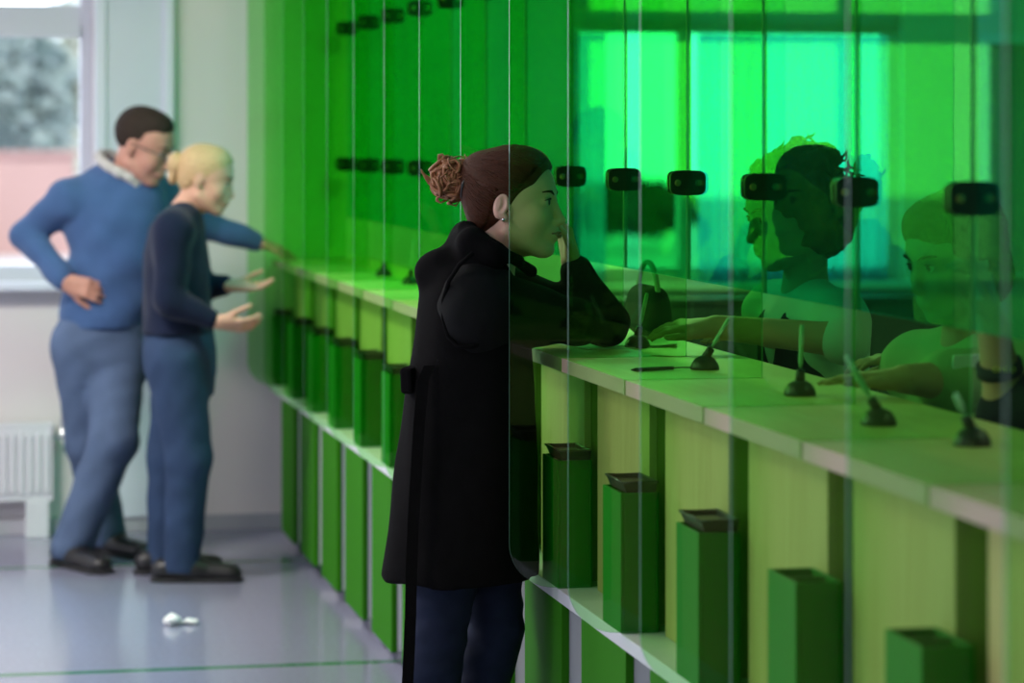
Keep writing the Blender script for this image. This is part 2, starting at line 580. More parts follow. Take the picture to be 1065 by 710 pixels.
def ell(c, r, rot=None):
    """ellipsoid; rot = 3x3 (columns = its axes)"""
    c = np.array(c, float); r = np.array(r, float)
    A = np.array(rot, float) if rot is not None else np.eye(3)
    def f(x, y, z):
        dx, dy, dz = x - c[0], y - c[1], z - c[2]
        u = dx * A[0, 0] + dy * A[1, 0] + dz * A[2, 0]
        v = dx * A[0, 1] + dy * A[1, 1] + dz * A[2, 1]
        w = dx * A[0, 2] + dy * A[1, 2] + dz * A[2, 2]
        k0 = np.sqrt((u / r[0]) ** 2 + (v / r[1]) ** 2 + (w / r[2]) ** 2)
        k1 = np.sqrt((u / r[0] ** 2) ** 2 + (v / r[1] ** 2) ** 2 + (w / r[2] ** 2) ** 2)
        return k0 * (k0 - 1) / np.maximum(k1, 1e-6)
    e = np.sqrt(((A * r[None, :]) ** 2).sum(1))
    return f, c - e, c + e

def loft(levels, ang, z_round=0.0):
    """stack of ellipses: (z, x, y, rx, ry); rx along direction ang"""
    L = sorted(levels)
    zz = np.array([l[0] for l in L])
    ca, sa = math.cos(ang), math.sin(ang)
    tab = [np.array([l[i] for l in L]) for i in (1, 2, 3, 4)]
    def f(x, y, z):
        cx, cy, rx, ry = (np.interp(z, zz, t) for t in tab)
        dx, dy = x - cx, y - cy
        u = (dx * ca + dy * sa) / rx
        v = (-dx * sa + dy * ca) / ry
        k0 = np.sqrt(u * u + v * v)
        k1 = np.sqrt((u / rx) ** 2 + (v / ry) ** 2)
        d = k0 * (k0 - 1) / np.maximum(k1, 1e-6)
        return np.maximum(d, np.maximum(zz[0] - z, z - zz[-1]))
    R = max(tab[2].max(), tab[3].max())
    lo = np.array([tab[0].min() - R, tab[1].min() - R, zz[0]])
    hi = np.array([tab[0].max() + R, tab[1].max() + R, zz[-1]])
    return f, lo, hi

class Frame:
    """a head's own axes: x forward, y left, z up"""
    def __init__(self, o, yaw, pitch=0.0, roll=0.0, s=1.0):
        self.o = np.array(o, float)
        self.R = np.array(Matrix.Rotation(yaw, 3, 'Z') @ Matrix.Rotation(pitch, 3, 'Y') @ Matrix.Rotation(roll, 3, 'X'))
        self.s = s
    def p(self, x, y, z): return self.o + self.R @ (np.array((x, y, z)) * self.s)
    def d(self, x, y, z): return self.R @ np.array((x, y, z), float)
    def ell(self, c, r, rot=None):
        A = self.R if rot is None else self.R @ np.array(rot)
        return ell(self.p(*c), np.array(r) * self.s, A)
    def cap(self, a, b, ra, rb, n=None, s=1.0):
        return cap(self.p(*a), self.p(*b), ra * self.s, rb * self.s, None if n is None else self.d(*n), s)

def sculpt_head(F, H, male=False, lips=True):
    F.add(H.ell((-0.010, 0, 0.034), (0.093, 0.073, 0.084)), 0.02)
    F.add(H.ell((0.034, 0, -0.014), (0.060, 0.061, 0.090)), 0.03)
    F.add(H.ell((0.040, 0, 0.042), (0.053, 0.058, 0.050)), 0.03)
    j = 1.08 if male else 1.0
    F.add(H.ell((0.032, 0, -0.066), (0.058, 0.051 * j, 0.048)), 0.025)
    F.add(H.ell((0.076, 0, -0.104), (0.018, 0.021 * j, 0.016)), 0.022)
    for sg in (-1, 1):
        F.add(H.ell((0.060, sg * 0.034, -0.034), (0.030, 0.027, 0.030)), 0.02)
        F.add(H.cap((0.0, sg * 0.050, -0.062), (0.066, sg * 0.018, -0.103), 0.017, 0.015), 0.02)
    F.add(H.cap((0.085, -0.028, 0.021), (0.085, 0.028, 0.021), 0.010, 0.010), 0.018)
    for sg in (-1, 1):
        F.sub(H.ell((0.104, sg * 0.031, 0.001), (0.015, 0.018, 0.011)), 0.014)
    for sg in (-1, 1):      # lids over the eyeball
        F.add(H.ell((0.0810, sg * 0.031, 0.001), (0.0125, 0.0135, 0.0115)), 0.006)
    F.add(H.cap((0.092, 0, 0.010), (0.110, 0, -0.038), 0.0075, 0.0095), 0.012)
    F.add(H.ell((0.111, 0, -0.041), (0.0105, 0.0095, 0.0085)), 0.008)
    for sg in (-1, 1):
        F.add(H.ell((0.101, sg * 0.0115, -0.044), (0.0095, 0.0068, 0.007)), 0.006)
    F.add(H.ell((0.090, 0, -0.069), (0.018, 0.027, 0.017)), 0.014)
    F.sub(H.ell((0.111, 0, -0.0700), (0.012, 0.026, 0.0014)), 0.004)
    for sg in (-1, 1):      # ears
        tilt = np.array(Matrix.Rotation(0.25, 3, 'Y'))
        F.add(H.ell((-0.008, sg * 0.073, -0.004), (0.0165, 0.0085, 0.031), tilt), 0.005)
        F.add(H.ell((-0.001, sg * 0.070, -0.032), (0.008, 0.006, 0.010)), 0.006)
        F.sub(H.ell((-0.004, sg * 0.084, -0.001), (0.0105, 0.0115, 0.021), tilt), 0.004)
        F.add(H.ell((-0.009, sg * 0.074, -0.002), (0.004, 0.006, 0.013), tilt), 0.004)
        F.add(H.ell((0.006, sg * 0.072, -0.008), (0.005, 0.006, 0.006)), 0.004)

def eyes(H, root, gaze=0.0, ring=True):
    for sg in (-1, 1):
        c = Vector(H.p(0.0830, sg * 0.031, 0.001))
        fx = Vector(H.d(math.cos(gaze), math.sin(gaze), -0.03))
        b = MB()
        b.mi = 0
        r = 0.0121 * H.s
        b.lathe(c, [(r * math.sin(t), -r * math.cos(t)) for t in np.linspace(0.02, math.pi - 0.66, 14)], 20, fx)
        b.mi = 1
        b.lathe(c, [(r * 1.01 * math.sin(t), -r * 1.01 * math.cos(t)) for t in np.linspace(math.pi - 0.68, math.pi - 0.02, 6)], 20, fx)
        b.build('eye', [M['eyewhite'], M['iris']], root)
        if not ring: continue
        l = MB()
        pts = []
        for t in np.linspace(-1, 1, 9):
            pts.append(Vector(H.p(0.0956 - 0.010 * t * t, sg * (0.031 + 0.0150 * t), 0.0042 + 0.0035 * (1 - t * t))))
        l.tube(pts, [0.0008 + 0.0021 * (1 - abs(t)) for t in np.linspace(-1, 1, 9)], 6)
        l.build('eyelashes', M['brow'], root)
        l = MB()
        pts = []
        for t in np.linspace(-1, 1, 9):
            pts.append(Vector(H.p(0.0965 - 0.012 * max(0, t) ** 2 - 0.002 * t, sg * (0.033 + 0.021 * t), 0.0205 + 0.004 * (1 - (t - 0.3) ** 2))))
        l.tube(pts, [0.0012 + 0.0030 * (1 - abs(t + 0.3) / 1.4) for t in np.linspace(-1, 1, 9)], 6)
        l.build('eyebrow', M['brow'], root)

def hand(F, wrist, direc, normal, side, curl=0.35, spread=0.12, s=1.0, thumb=0.6, rec=None):
    """palm and five fingers; normal = the way the palm faces; side=+1 puts the thumb on normal x direc"""
    w = np.array(wrist, float)
    d = np.array(direc, float); d /= np.linalg.norm(d)
    n = np.array(normal, float); n -= d * n.dot(d); n /= np.linalg.norm(n)
    u = np.cross(n, d) * side
    # palm
    F.add(cap(w, w + d * 0.03 * s, 0.026 * s, 0.030 * s, n, 0.62), 0.012)
    for q in (-0.026, -0.008, 0.010, 0.026):
        F.add(cap(w + d * 0.018 * s + u * q * 0.6 * s, w + d * 0.082 * s + u * q * s, 0.014 * s, 0.0115 * s), 0.008)
    F.add(cap(w + d * 0.02 * s + u * 0.02 * s + n * 0.004, w + d * 0.05 * s + u * 0.028 * s + n * 0.008, 0.016 * s, 0.013 * s), 0.01)
    for i, (q, L) in enumerate(((0.027, 0.070), (0.009, 0.079), (-0.009, 0.074), (-0.026, 0.058))):
        p = w + d * 0.084 * s + u * q * s
        di = d + u * spread * q / 0.027
        di /= np.linalg.norm(di)
        r = (0.0088, 0.0088, 0.0083, 0.0074)[i] * s
        cu = curl * (1 + 0.12 * i)
        ang = cu * 0.7
        for j, fr in enumerate((0.46, 0.30, 0.24)):
            dd = di * math.cos(ang) + n * math.sin(ang)
            p2 = p + dd * L * fr * s
            F.add(cap(p, p2, r, r * 0.9), 0.004)
            p = p2; r *= 0.9; ang += cu
    p = w + d * 0.032 * s + u * 0.026 * s + n * 0.006
    for j, (L, r) in enumerate(((0.038, 0.0115), (0.032, 0.0098), (0.026, 0.0085))):
        a = 0.75 - 0.28 * j
        dd = d * math.cos(a) + u * math.sin(a) * 0.8 + n * thumb * 0.5 * (1 + 0.4 * j)
        dd /= np.linalg.norm(dd)
        p2 = p + dd * L * s
        F.add(cap(p, p2, r * s, r * 0.9 * s), 0.006)
        p = p2

def limb(F, pts, rad, k=0.02):
    for i in range(len(pts) - 1):
        F.add(cap(pts[i], pts[i + 1], rad[i], rad[i + 1]), k)

def shoe(ankle, toe_dir, length, root, name='shoe', s=1.0, sole_z=None, tilt=0.0):
    a = np.array(ankle, float)
    d = np.array((toe_dir[0], toe_dir[1], 0.0)); d /= np.linalg.norm(d)
    z0 = sole_z if sole_z is not None else 0.0
    base = np.array((a[0], a[1], z0))
    heel = base - d * 0.065 * s; toe = base + d * (length - 0.085) * s
    lo = np.minimum(heel, toe) - 0.09; hi = np.maximum(heel, toe) + 0.09
    lo[2] = z0 - 0.012; hi[2] = z0 + 0.17
    F = Field(lo, hi, 0.005)
    up = np.array((0, 0, 1.0))
    F.add(cap(heel + up * 0.045, base + d * 0.04 + up * 0.05, 0.038 * s, 0.042 * s), 0.02)
    F.add(cap(base + d * 0.04 + up * 0.045, toe - d * 0.03 + up * 0.032, 0.042 * s, 0.040 * s, up, 0.75), 0.03)
    F.add(cap(base + up * 0.06, base + up * 0.105, 0.042 * s, 0.040 * s), 0.02)
    # flat sole
    F.add((lambda x, y, z: np.maximum(z0 + 0.012 - z, -1) + 0 * x + 0 * y, lo, lo), 0.001) if False else None
    hz = z0 + 0.012
    F.a = np.maximum(F.a, (hz - (F.lo[2] + F.h * np.arange(F.n[2])))[None, None, :].astype(np.float32))
    o = F.build(name, M['shoe'], root)
    S = Field(lo, hi, 0.004)
    S.add(cap(heel + up * 0.008, toe - d * 0.03 + up * 0.008, 0.042 * s, 0.045 * s), 0.01)
    zz = (S.lo[2] + S.h * np.arange(S.n[2]))[None, None, :]
    S.a = np.maximum(S.a, np.maximum(z0 + 0.001 - zz, zz - (z0 + 0.016)).astype(np.float32))
    S.build('sole', M['sole'], o, smooth_it=0)
    return o

def bounds(pts, m=0.15):
    a = np.array([list(p) for p in pts])
    return a.min(0) - m, a.max(0) + m

# ================================================================== the setting
YW = 11.9                       # far wall
def wx(px): return PY(px, 147, YW).x
def wz(px, py): return PY(px, py, YW).z

W1 = (-1.3, wx(97), 1.03, 2.75)
W2 = (wx(592), wx(940), 1.00, 2.75)
DR = (wx(1019), wx(1019) + 0.95, 0.0, wz(1019, 33))
XL, XR, YN, ZC = -4.2, 5.4, -1.2, 2.95

m = MB()
xs = [XL, W1[0], W1[1], W2[0], W2[1], DR[0], DR[1], XR]
for i in range(len(xs) - 1):
    a, b = xs[i], xs[i + 1]
    hole = {1: W1, 3: W2, 5: DR}.get(i)
    if hole is None:
        m.box(a, b, YW, YW + 0.32, -0.7, ZC)
    else:
        if hole[2] > 0: m.box(a, b, YW, YW + 0.32, -0.7, hole[2])
        m.box(a, b, YW, YW + 0.32, hole[3], ZC)
tag(m.build('wall_far', M['wall']), 'white painted wall closing the hall behind the two standing people', 'wall', kind='structure')
m = MB().box(XR, XR + 0.2, YN, YW + 0.3, -0.1, ZC)
tag(m.build('wall_right', M['wall']), 'white painted wall on the staff side of the hall', 'wall', kind='structure')
m = MB().box(XL, XR + 0.2, YN, YW, -0.12, 0)
tag(m.build('floor', M['floor']), 'shiny grey blue linoleum floor with thin green stripes', 'floor', kind='structure')
m = MB().box(XL, XR + 0.2, YN, YW + 0.32, ZC, ZC + 0.15)
tag(m.build('ceiling', M['ceil']), 'white ceiling above the hall', 'ceiling', kind='structure')
m = MB()
m.box(XL, DR[0] - 0.05, YW - 0.018, YW, 0, 0.065, 0.004)
tag(m.build('baseboard_far', M['base']), 'grey skirting along the foot of the far wall', 'skirting', kind='structure')

def window(name, W, label, mull, transom=None):
    x0, x1, z0, z1 = W
    root = empty(name, ((x0 + x1) / 2, YW + 0.1, z0))
    tag(root, label, 'window', kind='structure')
    f = MB()
    y0, y1 = YW + 0.06, YW + 0.14
    f.box(x0, x0 + 0.06, y0, y1, z0, z1, 0.006); f.box(x1 - 0.05, x1, y0, y1, z0, z1, 0.006)
    f.box(x0 + 0.06, x1 - 0.05, y0 + 0.002, y1 - 0.002, z0, z0 + 0.06); f.box(x0 + 0.06, x1 - 0.05, y0 + 0.002, y1 - 0.002, z1 - 0.05, z1)
    for q in mull: f.box(q - 0.022, q + 0.022, y0 + 0.004, y1 - 0.004, z0 + 0.06, z1 - 0.05)
    if transom: f.box(x0 + 0.06, x1 - 0.05, y0 + 0.006, y1 - 0.006, transom[0], transom[1]); f.box(x0 + 0.06, x1 - 0.05, y0 - 0.015, y0 + 0.006, transom[0], transom[0] + 0.05)
    f.build('window_frame', M['frame'], root)
    MB().box(x0, x1, YW + 0.098, YW + 0.102, z0, z1).build('window_pane', M['clear'], root)
    MB().box(x0 - 0.05, x1 + 0.04, YW - 0.10, YW + 0.06, z0 - 0.035, z0, 0.008).build('window_sill', M['trim'], root)
    return root
window('window_1', W1, 'bright window behind the man with trees and a reddish wall outside', [-0.55], (wz(50, 38), wz(50, 5)))
window('window_2', W2, 'bright window behind the green screens on the staff side', [wx(716)], (wz(700, 33), wz(700, 22)))

# boxed pier beside window_1
x0, x1 = wx(110), wx(170)
tag(MB().box(x0, x1, YW - 0.03, YW, 0.065, ZC).build('trim_1', M['pil']), 'cool white panel between window and corner trim', 'wall panel', kind='structure')
tag(MB().box(wx(98), x0, YW - 0.045, YW, 0.065, ZC, 0.006).build('trim_2', M['trim']), 'white upright trim beside the bright window', 'trim', kind='structure')
tag(MB().box(x1, wx(180), YW - 0.055, YW, 0.065, ZC, 0.006).build('trim_3', M['trim']), 'white upright trim between panel and bare wall', 'trim', kind='structure')

dr = empty('door_1', (DR[0], YW + 0.1, 0))
tag(dr, 'grey door in the far wall on the staff side', 'door', kind='structure')
f = MB()
f.box(DR[0], DR[0] + 0.05, YW, YW + 0.2, 0, DR[3], 0.005); f.box(DR[1] - 0.05, DR[1], YW, YW + 0.2, 0, DR[3], 0.005); f.box(DR[0] + 0.05, DR[1] - 0.05, YW, YW + 0.2, DR[3] - 0.05, DR[3], 0.005)
f.build('door_frame', M['trim'], dr)
f = MB().box(DR[0] + 0.05, DR[1] - 0.05, YW + 0.08, YW + 0.12, 0.005, DR[3] - 0.05)
for zz in (0.2, 1.1): f.box(DR[0] + 0.17, DR[1] - 0.17, YW + 0.07, YW + 0.085, zz, zz + 0.7, 0.008)
d_ = f.build('door_leaf', M['doorm'], dr)
MB().tube([(DR[0] + 0.12, YW + 0.08, 1.02), (DR[0] + 0.12, YW + 0.03, 1.02), (DR[0] + 0.24, YW + 0.03, 1.02)], 0.009).build('door_handle', M['chrome'], d_)

# radiator below window_1
rx0, rx1 = wx(-160), wx(52)
rz0, rz1 = wz(30, 518), wz(30, 441)
rd = empty('radiator', ((rx0 + rx1) / 2, YW - 0.09, 0))
tag(rd, 'white ribbed radiator on the wall under the bright window', 'radiator')
m = MB()
m.box(rx0, rx1, YW - 0.10, YW - 0.09, rz0, rz1, 0.003)
n = int((rx1 - rx0) / 0.033)
for i in range(n):
    xx = rx0 + (i + 0.5) * (rx1 - rx0) / n
    m.box(xx - 0.011, xx + 0.011, YW - 0.112, YW - 0.10, rz0 + 0.03, rz1 - 0.03, 0.005)
m.box(rx0, rx1, YW - 0.10, YW - 0.03, rz1, rz1 + 0.012, 0.004)
m.box(rx1, rx1 + 0.008, YW - 0.112, YW - 0.02, rz0, rz1 + 0.012, 0.003)
m.build('panel', M['rad'], rd)
MB().box(wx(26), wx(50), YW - 0.11, YW - 0.001, 0.0, rz0, 0.004).build('pipe_cover', M['rad'], rd)
MB().tube([(rx1 + 0.008, YW - 0.06, rz1 - 0.05), (rx1 + 0.05, YW - 0.06, rz1 - 0.05), (rx1 + 0.05, YW - 0.06, rz1 + 0.03)], 0.012).build('valve', M['chrome'], rd)

# ------------------------------------------------------------------ outside
tag(MB().box(-60, 70, YW + 0.35, 110, -0.75, -0.6).build('ground_outside', M['pave']), 'pale paving outside the windows', 'ground', kind='structure')
def leafy(name, c, r, n, leaf, label, trunk=True, size=0.3):
    root = empty(name, (c[0], c[1], -0.6))
    tag(root, label, 'hedge' if not trunk else 'tree')
    q = rng.normal(size=(n, 3)); q /= np.linalg.norm(q, axis=1)[:, None]
    q *= (rng.random(n) ** 0.33)[:, None]
    lob = np.sin(q[:, 0] * 5) * np.cos(q[:, 2] * 6 + q[:, 1] * 3) * 0.18 + 1
    pts = np.array(c) + q * lob[:, None] * np.array(r)
    a = rng.normal(size=(n, 3)); a /= np.linalg.norm(a, axis=1)[:, None]
    b = np.cross(a, rng.normal(size=(n, 3))); b /= np.linalg.norm(b, axis=1)[:, None]
    s = size * (0.6 + 0.8 * rng.random(n))[:, None]
    V = np.stack([pts - a * s, pts - b * s * 0.5, pts + a * s, pts + b * s * 0.5], 1).reshape(-1, 3)
    np_mesh('foliage', V, np.arange(4 * n).reshape(n, 4), leaf, root)
    if trunk:
        m = MB()
        m.tube([(c[0], c[1], -0.6), (c[0] + 0.1, c[1], c[2] * 0.4), (c[0], c[1], c[2])], [0.16, 0.13, 0.06])
        for k in range(5):
            t = rng.normal(size=3) * np.array(r) * 0.35
            m.tube([(c[0], c[1], c[2] * 0.5 + k * 0.1), tuple(np.array(c) + t)], [0.06, 0.02])
        m.build('trunk', M['bark'], root)
p = P(18, 100, 62)
leafy('tree', (p.x, p.y, p.z), (1.2, 1.0, 1.5), 1500, M['leaf2'], 'blue green tree behind the reddish wall outside the window', size=0.22)
p = P(68, 90, 66)
leafy('tree', (p.x, p.y, p.z), (0.85, 0.9, 2.0), 1100, M['leaf1'], 'pale silvery tree standing behind the blue green tree outside', size=0.22)
p = P(-60, 60, 68)
leafy('tree', (p.x, p.y, p.z), (1.2, 1.0, 1.6), 900, M['leaf1'], 'pale tree outside at the edge of the window', size=0.22)
p0, p1 = P(-160, 158, 58), P(72, 158, 58)
z1 = p0.z
rw = MB().box(p0.x, p1.x, 56.6, 57.0, -0.6, z1 - 0.05).box(p0.x - 0.1, p1.x + 0.1, 56.5, 57.1, z1 - 0.05, z1 + 0.03, 0.02)
tag(rw.build('garden_wall', M['brick'], loc=(p1.x, 56.8, -0.6)), 'low reddish wall outside beneath the trees', 'wall')
p0, p1 = P(585, 205, 58), P(735, 205, 58)
leafy('hedge', ((p0.x + p1.x) / 2, p0.y, 0.25), ((p1.x - p0.x) / 2, 0.6, 0.5), 2600, M['hedge'], 'dark hedge seen through the window on the staff side', trunk=False, size=0.16)

# ------------------------------------------------------------------ counter
XF, XB, ZT = 1.373, 1.785, 1.117
XG = 1.664
Y0, DY, NF = 3.26, 0.605, 15
FY = [Y0 + DY * k for k in range(NF)]
YA, YB = 2.35, 11.86

pts = [(XF, YA)]
for y in FY:
    pts += [(XF, y - 0.0055), (XG + 0.004, y - 0.0055), (XG + 0.004, y + 0.0055), (XF, y + 0.0055)]
pts += [(XF, YB), (XB, YB), (XB, YA)]
m = MB()
m.prism(pts, 'z', ZT - 0.030, ZT)
for f in m.bm.faces:
    f.normal_update()
    if f.normal.x < -0.9 and f.calc_center_median().x < XF + 0.01: f.material_index = 1
co = m.build('counter_top', [M['wood'], M['wood_edge']], loc=(1.55, 7, ZT))
tag(co, 'long pale wood counter top running the whole length of the hall', 'counter')

m = MB().box(1.366, 1.73, YA, YB, 0.574, 0.603, 0.002)
tag(m.build('ledge', M['ledge'], loc=(1.5, 7, 0.58)), 'long white edged shelf running below the wooden counter', 'shelf')

def cab_labels(k): return 'low green fronted cabinet under the shelf, ' + nth(k)
for k in range(NF - 1):
    y = FY[k]
    # wood upright block between shelf and counter top
    a, b = y + 0.095, y + DY - 0.04
    root = empty('support_block', (1.58, (a + b) / 2, 0.603))
    tag(root, 'pale wood block under the counter top, ' + nth(k), 'counter support', 'wood blocks under the counter top')
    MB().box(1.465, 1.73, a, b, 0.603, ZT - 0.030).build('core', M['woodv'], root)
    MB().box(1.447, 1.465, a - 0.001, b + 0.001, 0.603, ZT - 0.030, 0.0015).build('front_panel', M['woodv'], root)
    # low cabinet
    a, b = y - 0.03, y + 0.375
    root = empty('base_cabinet', (1.55, (a + b) / 2, 0))
    tag(root, cab_labels(k), 'cabinet', 'green cabinets under the counter')
    MB().box(1.385, 1.72, a + 0.004, b - 0.004, 0.05, 0.574).build('carcass', M['carcass'], root)
    MB().box(1.367, 1.385, a, b, 0.045, 0.574, 0.0015).build('front_panel', M['green_low'], root)
    for (fx, fy) in ((1.43, a + 0.05), (1.43, b - 0.05), (1.68, a + 0.05), (1.68, b - 0.05)):
        MB().lathe((fx, fy, 0), [(0.020, 0), (0.022, 0.004), (0.012, 0.012), (0.012, 0.05)], 14).build('foot', M['chrome'], root)

# green boxes beside the screens, and black trays lying on them
for k in range(1, NF):
    y = FY[k]
    a, b = y + 0.008, y + 0.168
    if k == NF - 1: b = y + 0.115
    x0, x1, z0, z1 = 1.366, 1.446, 0.603, 0.887
    root = empty('green_box', ((x0 + x1) / 2, (a + b) / 2, z0))
    tag(root, 'tall narrow green box beside the screen ' + nth(k), 'box', 'green boxes on the shelf')
    t = 0.007
    m = MB()
    m.box(x0, x0 + t, a, b, z0, z1, 0.0015); m.box(x1 - t, x1, a, b, z0, z1, 0.0015)
    m.box(x0 + t, x1 - t, a, a + t, z0, z1, 0.0012); m.box(x0 + t, x1 - t, b - t, b, z0, z1, 0.0012)
    m.box(x0 + t, x1 - t, a + t, b - t, z0, z0 + 0.01)
    m.build('shell', M['green'], root)
    ym = (a + b) / 2
    MB().box(x0 + t, x1 - t, ym - 0.004, ym + 0.004, z0 + 0.01, z1 - 0.003).build('divider', M['green'], root)
    MB().box(x0 + t, x1 - t, ym + 0.01, b - t, z0 + 0.2, z1 - 0.02).build('insert', M['black'], root)
    if k >= 3:
        tx0, tx1, ta, tb = 1.372, 1.444, y + 0.012, b - 0.004
        m = MB()
        zt = z1
        ro = empty('plastic_tray', ((tx0 + tx1) / 2, (ta + tb) / 2, zt))
        tag(ro, 'shallow black tray on the green box ' + nth(k), 'tray', 'black trays on the green boxes')
        m.box(tx0 + 0.008, tx1 - 0.002, ta + 0.004, tb - 0.006, zt, zt + 0.004)
        # sloping rim
        lo = [(tx0 + 0.008, ta + 0.004), (tx1 - 0.002, ta + 0.004), (tx1 - 0.002, tb - 0.006), (tx0 + 0.008, tb - 0.006)]
        hi = [(tx0, ta), (tx1, ta), (tx1, tb), (tx0, tb)]
        for i in range(4):
            j = (i + 1) % 4
            A, B, C_, D = (*lo[i], zt), (*lo[j], zt), (*hi[j], zt + 0.021), (*hi[i], zt + 0.021)
            cx, cy = (tx0 + tx1) / 2, (ta + tb) / 2
            def inn(p, q=0.90): return (cx + (p[0] - cx) * q, cy + (p[1] - cy) * (0.5 + q / 2), p[2])
            m.quad(A, B, C_, D); m.quad(inn(B), inn(A), inn(D), inn(C_)); m.quad(D, C_, inn(C_), inn(D))
        cx, cy = (tx0 + tx1) / 2, (ta + tb) / 2
        m.box(tx0 + 0.006, tx1 - 0.006, ta + 0.005, tb - 0.008, zt + 0.004, zt + 0.014)
        m.build('tray_body', M['black'], ro, recalc=False)
        b_ = MB().tube([(tx0, ta, zt + 0.021), (tx1, ta, zt + 0.021), (tx1, tb, zt + 0.021), (tx0, tb, zt + 0.021), (tx0, ta, zt + 0.021)], 0.0028, 6)
        b_.build('rim', M['black'], ro)

# ------------------------------------------------------------------ green screens (fins), clamps, glass panes
FX0, FX1, FZ0, FZ1 = 1.255, 1.661, 0.607, 2.62
def screen_proto():
    root = empty('partition_screen', ((FX0 + FX1) / 2, FY[0], FZ0))
    R = 0.10
    pts = [(FX0, FZ1)]
    pts += [(FX0 + R - R * math.cos(t), FZ0 + R - R * math.sin(t)) for t in np.linspace(0, math.pi / 2, 12)]
    pts += [(FX1, FZ0), (FX1, FZ1)]
    m = MB()
    m.prism(pts, 'y', FY[0] - 0.004, FY[0] + 0.004, edge_mi=1)
    m.build('sheet', [M['fin'], M['fin_edge']], root)
    for zc in (1.507, 2.063):
        m = MB()
        L, Hh, n = 0.041, 0.028, 40
        pl = []
        for t in np.linspace(0, 2 * math.pi, n, endpoint=False):
            c, s = math.cos(t), math.sin(t)
            pl.append((XG - 0.003 + L * math.copysign(abs(c) ** 0.55, c), zc + Hh * math.copysign(abs(s) ** 0.42, s)))
        m.prism(pl, 'y', FY[0] - 0.017, FY[0] - 0.0042)
        m.prism(pl, 'y', FY[0] + 0.0042, FY[0] + 0.017)
        cl = m.build('clamp', M['black'], root)
        for sx in (-0.024, 0.024):
            MB().lathe((XG - 0.003 + sx, FY[0] - 0.017, zc), [(0.0075, 0), (0.0075, 0.002), (0.005, 0.003), (0.001, 0.003)], 16, (0, -1, 0)).build('screw', M['brass'], cl)
    return root
scr = screen_proto()
for k in range(NF):
    o = scr if k == 0 else copy_tree(scr)
    o.location.y = FY[k]
    extra = ' beside the woman in the black coat' if k == 5 else ''
    tag(o, 'tall see-through green screen, ' + nth(k), 'partition screen', 'green partition screens')

for k in range(NF - 1):
    m = MB()
    m.prism([(FY[k] + 0.007, 1.29), (FY[k + 1] - 0.007, 1.29), (FY[k + 1] - 0.007, 2.45), (FY[k] + 0.007, 2.45)], 'x', XG, XG + 0.006, edge_mi=1)
    o = m.build('glass_pane', [M['pane'], M['pane_edge']], loc=(XG + 0.003, (FY[k] + FY[k + 1]) / 2, 1.29))
    tag(o, 'teal green glass pane above the counter, ' + nth(k), 'glass pane', 'glass panes above the counter')

# ------------------------------------------------------------------ pens and stands on the counter
def pen_stand(base, tip, label, plabel, thick=0.0045, bm_=None):
    b = Vector((base.x, base.y, ZT))
    ax = (tip - (b + Vector((0, 0, 0.022)))).normalized()
    root = empty('pen_stand', b)
    tag(root, label, 'pen stand', 'pen stands along the counter')
    MB().lathe(b, [(0.030, 0), (0.031, 0.004), (0.028, 0.013), (0.021, 0.023), (0.010, 0.029), (0.001, 0.030)], 24).build('base', M['black'], root)
    s0 = b + Vector((0, 0, 0.022))
    MB().lathe(s0, [(0.010, 0), (0.0085, 0.026), (0.0065, 0.028), (0.006, 0.028)], 14, ax).build('socket', M['black'], root)
    pr = empty('ballpoint_pen', s0 + ax * 0.030)
    tag(pr, plabel, 'pen', 'pens in their stands')
    L = (tip - s0).length
    MB().lathe(s0 + ax * 0.030, [(0.002, 0), (thick, 0.012), (thick, max(0.03, L - 0.036)), (thick * 0.8, max(0.035, L - 0.03)), (0.001, max(0.036, L - 0.029))], 12, ax).build('barrel', M['penbody'], pr)
    t0 = s0 + ax * max(0.04, L - 0.045)
    MB().tube([t0 + Vector((0, -thick - 0.001, 0)), t0 + ax * 0.03 + Vector((0, -thick - 0.001, 0))], 0.001, 6).build('clip', M['chrome'], pr)

def at_depth_of(q, px, py):
    d = q.x * SN + q.y * CN
    return P(px, py, d)
specs = [((1062, 462), (1000, 424), 0.006, 'pen stand at the near end of the counter, its pen leaning flat', 'pen lying almost flat in the nearest pen stand'),
         ((914, 442), (880, 370), 0.0055, 'pen stand with a thick pale pen leaning left', 'thick pale pen leaning back in the second pen stand'),
         ((832, 411), (834, 338), 0.0045, 'pen stand holding an upright pen in front of the crossed forearm', 'upright pen standing in front of the bare forearm'),
         ((733, 384), (758, 331), 0.004, 'pen stand with a slim pen leaning towards the staff side', 'slim pen leaning towards the staff side beside a loose pen'),
         ((676, 361), (673, 305), 0.0045, 'pen stand on the counter next to the paper and hand', 'upright pen in the stand next to the hand and paper')]
for bp, tp, th_, lb, pl in specs:
    q = PZ(bp[0], bp[1], ZT)
    if q.x > XG - 0.045:
        q.x = XG - 0.045
    pen_stand(q, at_depth_of(q, *tp), lb, pl, th_)
for k in (6, 7, 8, 9, 10, 11):
    q = Vector((1.585, FY[k] + 0.33, ZT))
    pen_stand(q, q + Vector((0.01, 0.0, 0.15)), 'pen stand beyond the screen ' + nth(k), 'upright pen beyond the screen ' + nth(k))
